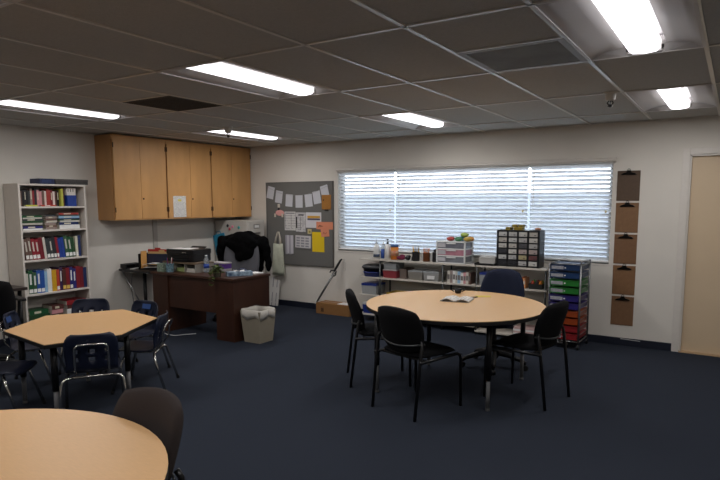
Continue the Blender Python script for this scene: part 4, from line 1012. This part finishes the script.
for i in range(6):
    for k in range(4):
        cw, chh = (2*w-.024)/4, (PZ-.024)/6
        x = -w+.012+(k+.5)*cw; z = .012+(5-i+.5)*chh; c = DK.get((k, i), CC[(i*3+k) % 4])
        b = B(); b.box(x-cw/2+.013, -d-.008, z-chh/2+.008, x+cw/2-.013, -d+.018, z+chh/2-.009); q = mk('drawer', b, mat('drawer_'+c.strip('#'), c, .35, var=.12, scale=60), t, bevel=.001)
        b = B(); b.box(x+.012, -d-.016, z-.012, x+.028, -d-.008, z-.004); mk('knob', b, mat('knob_dark', '#3d3d40', .4), q)
for k, (x, z, ww) in enumerate(((4.585, 0, .055), (4.70, 0, .1), (4.66, .032, .055), (4.735, .032, .04))):
    b = B(); b.box(-ww/2, -.05, 0, ww/2, .05, .03); b.mi = 1; b.box(-ww/2-.0006, -.0506, .01, ww/2+.0006, .0506, .018)
    tag(mk('small_box', b, [mat('olive_yellow', '#9a8428', .6), mat('dark_band2', '#3b3413', .6)], loc=(x, -.2, TOP+PZ+.0012+z), rot=-.03), ['leftmost little yellow and black box on the black drawer cabinet', 'wider lower yellow and black box on the black drawer cabinet', 'upper left yellow and black box stacked on the black drawer cabinet', 'upper right yellow and black box stacked on the black drawer cabinet'][k], 'box', 'small boxes on the parts cabinet')
b = B(); b.ell((0, 0, .015), .04, .03, .015); tag(mk('eraser_lump', b, mat('terracotta', '#b58468', .7), loc=(4.92, -.2, TOP+PZ+.001), smooth=True), 'small tan rounded block on the right of the black drawer cabinet', 'block')
# bins on the lower shelves
def bin_(name, x0, x1, y0, y1, z, h, m, label, lid=None, lidh=.02, cat='bin', fill=None, round_=False, grp=None):
    c = ((x0+x1)/2, (y0+y1)/2); w, d = (x1-x0)/2, (y1-y0)/2
    t = thing(name, label, cat, (c[0], c[1], z+.0016), 0, grp)
    b = B()
    if round_:
        n = 32
        def ring(k, zz): return [(w*k*math.copysign(abs(math.cos(2*PI*i/n))**.6, math.cos(2*PI*i/n)), d*k*math.copysign(abs(math.sin(2*PI*i/n))**.6, math.sin(2*PI*i/n)), zz) for i in range(n+1)]
        b.grid([ring(.01, 0), ring(.86, 0), ring(.96, h), ring(1.0, h), ring(1.0, h-.012)]); mk('tub', b, m, t, smooth=True, solid=.003)
    else:
        taper(b, w*.92, d*.92, w, d, 0.001, h); b._f([b.bm.verts.new(p) for p in ((-w*.92, -d*.92, .001), (w*.92, -d*.92, .001), (w*.92, d*.92, .001), (-w*.92, d*.92, .001))])
        bmesh.ops.remove_doubles(b.bm, verts=b.bm.verts[:], dist=.001); mk('tub', b, m, t, solid=.003)
    if fill:
        b = B(); b.box(-w*.86, -d*.86, .004, w*.86, d*.86, h*.7); mk('contents', b, fill, t)
    if lid:
        b = B()
        if round_: b.grid([ring(1.03, h-.01), ring(1.03, h+.012), ring(.9, h+lidh), ring(.01, h+lidh)]); mk('lid', b, lid, t, smooth=True, solid=.003)
        else: b.box(-w*1.02, -d*1.02, h-.004, w*1.02, d*1.02, h+lidh-.006); b.box(-w*.85, -d*.85, h+lidh-.006, w*.85, d*.85, h+lidh); mk('lid', b, lid, t, bevel=.003)
    return t
m_binblue = mat('bin_blue', '#1b2f78', .35); m_binblack = mat('bin_dark', '#26282b', .45)
bin_('oval_tub', 2.60, 2.872, -.345, -.06, .60, .062, m_binblue, 'blue oval tub under a dark grey one at the left end of the shelving', round_=True)
bin_('oval_tub', 2.59, 2.875, -.345, -.06, .664, .055, m_binblack, 'dark grey lidded oval tub stacked on the blue tub', mat('bin_lid_dark', '#3b3d40', .5), .03, round_=True)
bin_('storage_bin', 2.94, 3.14, -.33, -.08, .60, .10, mat('bin_rose', '#8d3a40', .4), 'dusty red bin on the middle shelf beside the oval tubs', mat('bin_clearlid', '#9d9896', .3), .015)
bin_('clear_box', 2.945, 3.135, -.32, -.09, .717, .075, m_clear, 'clear box of bright toys stacked on the dusty red bin', fill=mat('toys', '#c0562a', .6, var=.9, scale=24, col2='#2f8f5a'))
bin_('storage_bin', 3.18, 3.275, -.31, -.08, .60, .13, mat('bin_taupe', '#6d6058', .5), 'narrow taupe bin on the middle shelf')
bin_('storage_bin', 3.315, 3.52, -.33, -.1, .60, .105, mat('bin_clear_a', '#86827a', .35), 'left of two greyish lidded boxes on the middle shelf', m_clear, .018, grp=None)
o = bin_('storage_bin', 3.535, 3.745, -.335, -.1, .60, .105, mat('bin_clear_b', '#9a9a97', .35), 'right of two greyish lidded boxes, with a white label', m_clear, .018)
b = B(); b.box(-.05, -.1225, .025, .05, -.119, .07); mk('label_card', b, m_paper, o)
rs = random.Random(5)
x = 3.86
for k in range(9):
    th = rs.uniform(.026, .038); h = rs.uniform(.13, .155)
    c = ['#c7c3b8', '#8f7f78', '#e0e0dc', '#c7c3b8', '#8fb3cf', '#e0e0dc', '#c98f92', '#c7c3b8', '#6a5147'][k]
    b = B(); b.box(-th/2, -.09, 0, th/2, .09, h); b.mi = 1; b.box(-th/2+.003, -.0906, h*.3, th/2-.003, -.0902, h*.7)
    tag(mk('workbook', b, [cov(c), mat('wb_print', '#77726f', .7)], loc=(x+th/2, -.235, .60+E)), f'{NM[c]} workbook, {ORD[k]} from the left in the low shelf row', 'book', 'workbooks on the low shelving'); x += th+.001
bin_('storage_bin', 4.275, 4.41, -.33, -.1, .60, .13, m_clear, 'clear bin with a navy lid on the middle shelf of the right unit', m_binblue, .03, fill=mat('pale_fill', '#a9a7a5', .8))
for k, (x, c, h) in enumerate(((4.785, '#b2602c', .125), (4.815, '#c9895a', .118))):
    b = B(); b.box(-.012, -.08, 0, .012, .08, h); b.mi = 1; b.box(-.008, -.0806, h*.4, .008, -.0802, h*.75); tag(mk('workbook', b, [cov(c), m_pages], loc=(x, -.24, .60+E)), ['orange book, left of the toy basket on the low shelf', 'tan-orange book touching the toy basket side'][k], 'book', 'orange books on the low shelving')
t = bin_('toy_basket', 4.865, 5.02, -.33, -.12, .60, .06, mat('basket_dark', '#2a2c2a', .6), 'dark basket of red, orange and green toys beside the rolling cart', cat='basket')
for k, (c, n) in enumerate((('#a8402c', 'red-brown'), ('#2b2b2b', 'black'), ('#c97a2a', 'orange'), ('#4fae4a', 'green'), ('#7d2a22', 'dark red'), ('#8a8a3a', 'olive'))):
    b = B(); b.ell((0, 0, 0), .021, .024, .045)
    tag(mk('toy', b, cov(c), loc=(4.9425-.046+.046*(k % 3), -.225-.035+.07*(k//3), .60+.052), smooth=True), f'{n} toy standing in the dark basket on the low shelf', 'toy', 'toys in the dark basket')
# low tiers
bin_('storage_bin', 2.61, 2.835, -.335, -.08, .36, .12, m_clear, 'clear bin with a blue lid on the low left shelf', m_binblue, .03, fill=mat('mixed_fill', '#6a7a78', .7, var=.6, scale=20, col2='#b9b49a'))
bin_('shallow_tray', 3.0, 3.36, -.34, -.08, .36, .045, mat('tray_yellow', '#c9a53a', .5), 'shallow yellow tray on the low shelf', cat='tray', fill=mat('tray_fill', '#b3a27a', .8))
bin_('storage_bin', 3.38, 3.74, -.34, -.08, .36, .08, m_clear, 'long clear bin with a blue base on the low shelf', m_clear, .015, fill=mat('fill_blue', '#3a4f8c', .7, var=.5, scale=12, col2='#b9b9b9'))
bin_('storage_bin', 3.86, 4.18, -.34, -.08, .36, .11, mat('bin_bluegrey', '#3c466e', .4), 'blue-grey bin on the low shelf hidden partly by the table', m_clear, .015)
bin_('storage_bin', 2.63, 2.87, -.34, -.08, .10, .12, m_binblue, 'blue bin on the bottom shelf behind the left chair', mat('bin_whitelid', '#b9b9bb', .4), .03)
bin_('storage_bin', 2.94, 3.3, -.34, -.08, .10, .13, m_clear, 'clear bin of papers on the bottom shelf', m_white, .02, fill=mat('fill_pale', '#a7a9b0', .8))
for k in range(4):
    b = B(); b.box(-.13, -.1, 0, .13, .1, .022); tag(mk('paper_stack', b, [m_paper, mat('paper_pink', '#c9a9a4', .9)][k % 2], loc=(4.83+.008*(k % 2), -.22, .05+E+.0225*k)), f'{ORD[k]} paper pile from the bottom, on the lowest shelf beside the cart', 'papers', 'paper piles on the lowest shelf')

# ------------------------------------------------------------------ rolling cart
t = thing('rolling_cart', 'chrome rolling cart with ten coloured plastic drawers', 'cart', (5.315, -.31, 0), -.04)
w, d = .165, .185
for sx in (-1, 1):
    for sy in (-1, 1): b = B(); b.tube([(sx*w, sy*d, .075), (sx*w, sy*d, .925)], .011, 8); mk('post', b, mat('post_steel', '#7d7f80', .4, metal=.7), t, smooth=True)
for z in (.085, .925):
    for s in (-1, 1):
        b = B(); b.tube([(-w, s*d, z), (w, s*d, z)], .007, 8); mk('rail', b, m_steel, t, smooth=True)
        b = B(); b.tube([(s*w, -d, z), (s*w, d, z)], .007, 8); mk('rail', b, m_steel, t, smooth=True)
b = B(); b.tube([(w, -d, .925), (w+.0, -d, .955), (w, d, .955), (w, d, .925)], .008, 8); mk('push_handle', b, m_steel, t, smooth=True)
DC = ['#8a2226', '#8a2226', '#9a421c', '#93401c', '#2c2466', '#2c2466', '#256e2c', '#256e2c', '#1a365e', '#193257']
for k, c in enumerate(DC):
    z = .105 + .0835*k
    b = B(); b.tube([(-w, d, z+.055), (-w, -d, z+.055)], .004, 6); b.tube([(w, d, z+.055), (w, -d, z+.055)], .004, 6); mk('runner', b, m_steel, t)
    b = B()
    b.box(-w+.012, -d-.012, z, w-.012, -d-.008, z+.062); b.box(-w+.012, d-.004, z, w-.012, d, z+.062); b.box(-w+.012, -d-.008, z, -w+.016, d, z+.062); b.box(w-.016, -d-.008, z, w-.012, d, z+.062); b.box(-w+.012, -d-.008, z, w-.012, d, z+.004)
    b.box(-w+.004, -d-.016, z+.056, w-.004, d, z+.062)
    dr = mk('drawer', b, mat('tray_'+c.strip('#'), c, .35, spec=.5), t, bevel=.002)
    b = B(); b.box(-w+.02, -d-.0135, z+.012, -w+.15, -d-.012, z+.048); mk('label_card', b, mat('label_grey', '#9c9ca2', .6, var=.2, scale=50), dr)
    b = B(); b.lathe([(0, 0), (.008, 0), (.008, .006), (0, .008)], n=10, M=Matrix.Translation((.005, -d-.012, z+.03)) @ Matrix.Rotation(PI/2, 4, 'X')); mk('knob', b, m_white, dr)
for sx in (-1, 1):
    for sy in (-1, 1):
        b = B(); b.lathe([(.02, -.012), (.028, -.01), (.028, .01), (.02, .012)], n=16, M=Matrix.Translation((sx*w, sy*d, .028)) @ Matrix.Rotation(PI/2, 4, 'Y')); b.tube([(sx*w, sy*d, .03), (sx*w, sy*d, .08)], .007); mk('castor', b, m_black, t)

# ------------------------------------------------------------------ clipboards
CLAB = ['topmost brown clipboard in the wall column by the door, darker than the rest', 'second brown clipboard from the top in the wall column', 'middle brown clipboard of the five on the wall', 'fourth brown clipboard from the top in the wall column', 'lowest brown clipboard in the wall column']
CCOL = ['#544233', '#7b5b3e', '#735338', '#7a583a', '#77573c']
for k in range(5):
    zc = .388 + (4-k)*.3435
    t = thing('clipboard', CLAB[k], 'clipboard', (5.822, -.001, zc), 0, 'clipboards on the wall by the door')
    b = B(); b.box(-.115, -.005, -.162, .115, 0, .162); mk('board', b, mat('hardboard%d' % k, CCOL[k], .6, var=.07, scale=30), t, bevel=.002)
    b = B(); b.prism([(-.075, .125), (-.06, .135), (-.025, .145), (-.02, .165), (.02, .165), (.025, .145), (.06, .135), (.075, .125), (.075, .117), (-.075, .117)], .005, .018, Matrix(((1, 0, 0, 0), (0, 0, -1, 0), (0, 1, 0, 0), (0, 0, 0, 1)))); mk('clip', b, mat('clip_metal', '#1d1b1a', .3, metal=.8), t, bevel=.003)
    b = B(); b.tube([(-.012, -.012, .162), (-.012, -.012, .176), (0, -.012, .182), (.012, -.012, .176), (.012, -.012, .162)], .003, 6); mk('hanger', b, mat('clip_metal', '#1d1b1a', .3, metal=.8), t)
b = B(); b.box(-.1, -.003, -.004, .1, 0, .004); tag(mk('tape_strip', b, mat('tape_white', '#b9b8b8', .5), loc=(5.92, -.0115, .072), rot=(0, .03, 0)), 'short white strip stuck on the dark baseboard under the clipboards', 'tape')

# ------------------------------------------------------------------ on the large round table
TT = .7305
t = thing('open_booklet', 'open stapled booklet lying on the large round table', 'booklet', (4.79, -2.20, TT), math.radians(10))
b = B()
for s in (-1, 1):
    rows = []
    for i in range(9):
        u = i/8; rows.append([(s*u*.125, y, .004+.022*math.sin(u*PI*.85)*(1-.3*u)+.006*math.sin(9*y+u*5)*u) for y in (-.11, -.05, 0, .05, .11)])
    b.grid(rows)
mk('pages', b, lines('booklet_print', '#dcd9d2', '#b0adaa', 40, 'X', .3, gap=3), t, smooth=True, solid=.006)
b = B(); b.box(-.127, -.112, 0, .127, .112, .0025); mk('cover', b, mat('cover_grey', '#9a9894', .6), t)
t = thing('black_mug', 'small black two-handled cup on the far side of the large round table', 'cup', (4.64, -1.83, TT), .4)
b = B(); b.lathe([(0, 0), (.022, 0), (.03, .01), (.036, .045), (.033, .045), (.026, .012), (0, .008)], n=18); mk('bowl', b, m_black, t, smooth=True)
for s in (-1, 1):
    b = B(); b.tube([(s*.032, 0, .04), (s*.055, 0, .046), (s*.06, 0, .03), (s*.034, 0, .016)], .005, 6); mk('handle', b, m_black, t, smooth=True)
b = B(); b.box(-.07, -.038, 0, .07, .038, .002); tag(mk('sticky_note', b, mat('note_yellow', '#d6bf4e', .8), loc=(4.91, -1.885, TT), rot=.5), 'yellow note on the large round table in front of the navy chair', 'note')
b = B(); b.tube([(-.05, 0, .005), (.05, 0, .005)], .0045, 6); tag(mk('pen', b, m_black, loc=(4.86, -2.005, TT), rot=1.0), 'black pen between the open booklet and the yellow note', 'pen')

# ------------------------------------------------------------------ dark table along the left wall
t = thing('wall_table', 'dark-topped table against the left wall at the picture edge', 'table', (.36, -4.42, 0))
b = B(); b.box(-.34, -.66, .70, .34, .66, .73); mk('tabletop', b, mat('dark_laminate', '#2d2420', .4), t, bevel=.004)
for x in (-.29, .29):
    for y in (-.6, .6):
        b = B(); b.tube([(x, y, 0), (x, y, .70)], .02, 10); mk('leg', b, m_blackmetal, t, smooth=True)

# ------------------------------------------------------------------ world, camera, exposure
w = bpy.data.worlds.new('sky'); SC.world = w; w.use_nodes = True
nt = w.node_tree; bg = nt.nodes['Background']
tc_ = nt.nodes.new('ShaderNodeTexCoord'); n_ = nt.nodes.new('ShaderNodeTexNoise'); n_.inputs['Scale'].default_value = 2.2
cr = nt.nodes.new('ShaderNodeValToRGB'); cr.color_ramp.elements[0].color = (.78, .85, .97, 1); cr.color_ramp.elements[1].color = (.95, .97, 1, 1)
nt.links.new(tc_.outputs['Generated'], n_.inputs['Vector']); nt.links.new(n_.outputs['Fac'], cr.inputs[0]); nt.links.new(cr.outputs[0], bg.inputs['Color'])
bg.inputs['Strength'].default_value = 6.5

f, yaw, pit, rol = 589.12, -.5664, .1162, -.002
cd = bpy.data.cameras.new('camera'); cam = bpy.data.objects.new('camera', cd); COL.objects.link(cam)
fw = Vector((math.sin(yaw)*math.cos(pit), math.cos(yaw)*math.cos(pit), -math.sin(pit)))
r = Vector((math.cos(yaw), -math.sin(yaw), 0)); u = r.cross(fw)
c, s = math.cos(rol), math.sin(rol); r, u = c*r+s*u, -s*r+c*u
cam.matrix_world = Matrix(((r.x, u.x, -fw.x, 6.825), (r.y, u.y, -fw.y, -7.0), (r.z, u.z, -fw.z, 1.5964), (0, 0, 0, 1)))
cd.sensor_fit = 'HORIZONTAL'; cd.sensor_width = 36; cd.lens = f/720*36; cd.shift_y = 30.5/720; cd.clip_start = .05
SC.camera = cam
SC.view_settings.view_transform = 'Standard'; SC.view_settings.look = 'None'; SC.view_settings.gamma = 1; SC.view_settings.use_curve_mapping = False
SC.view_settings.exposure = 0.33
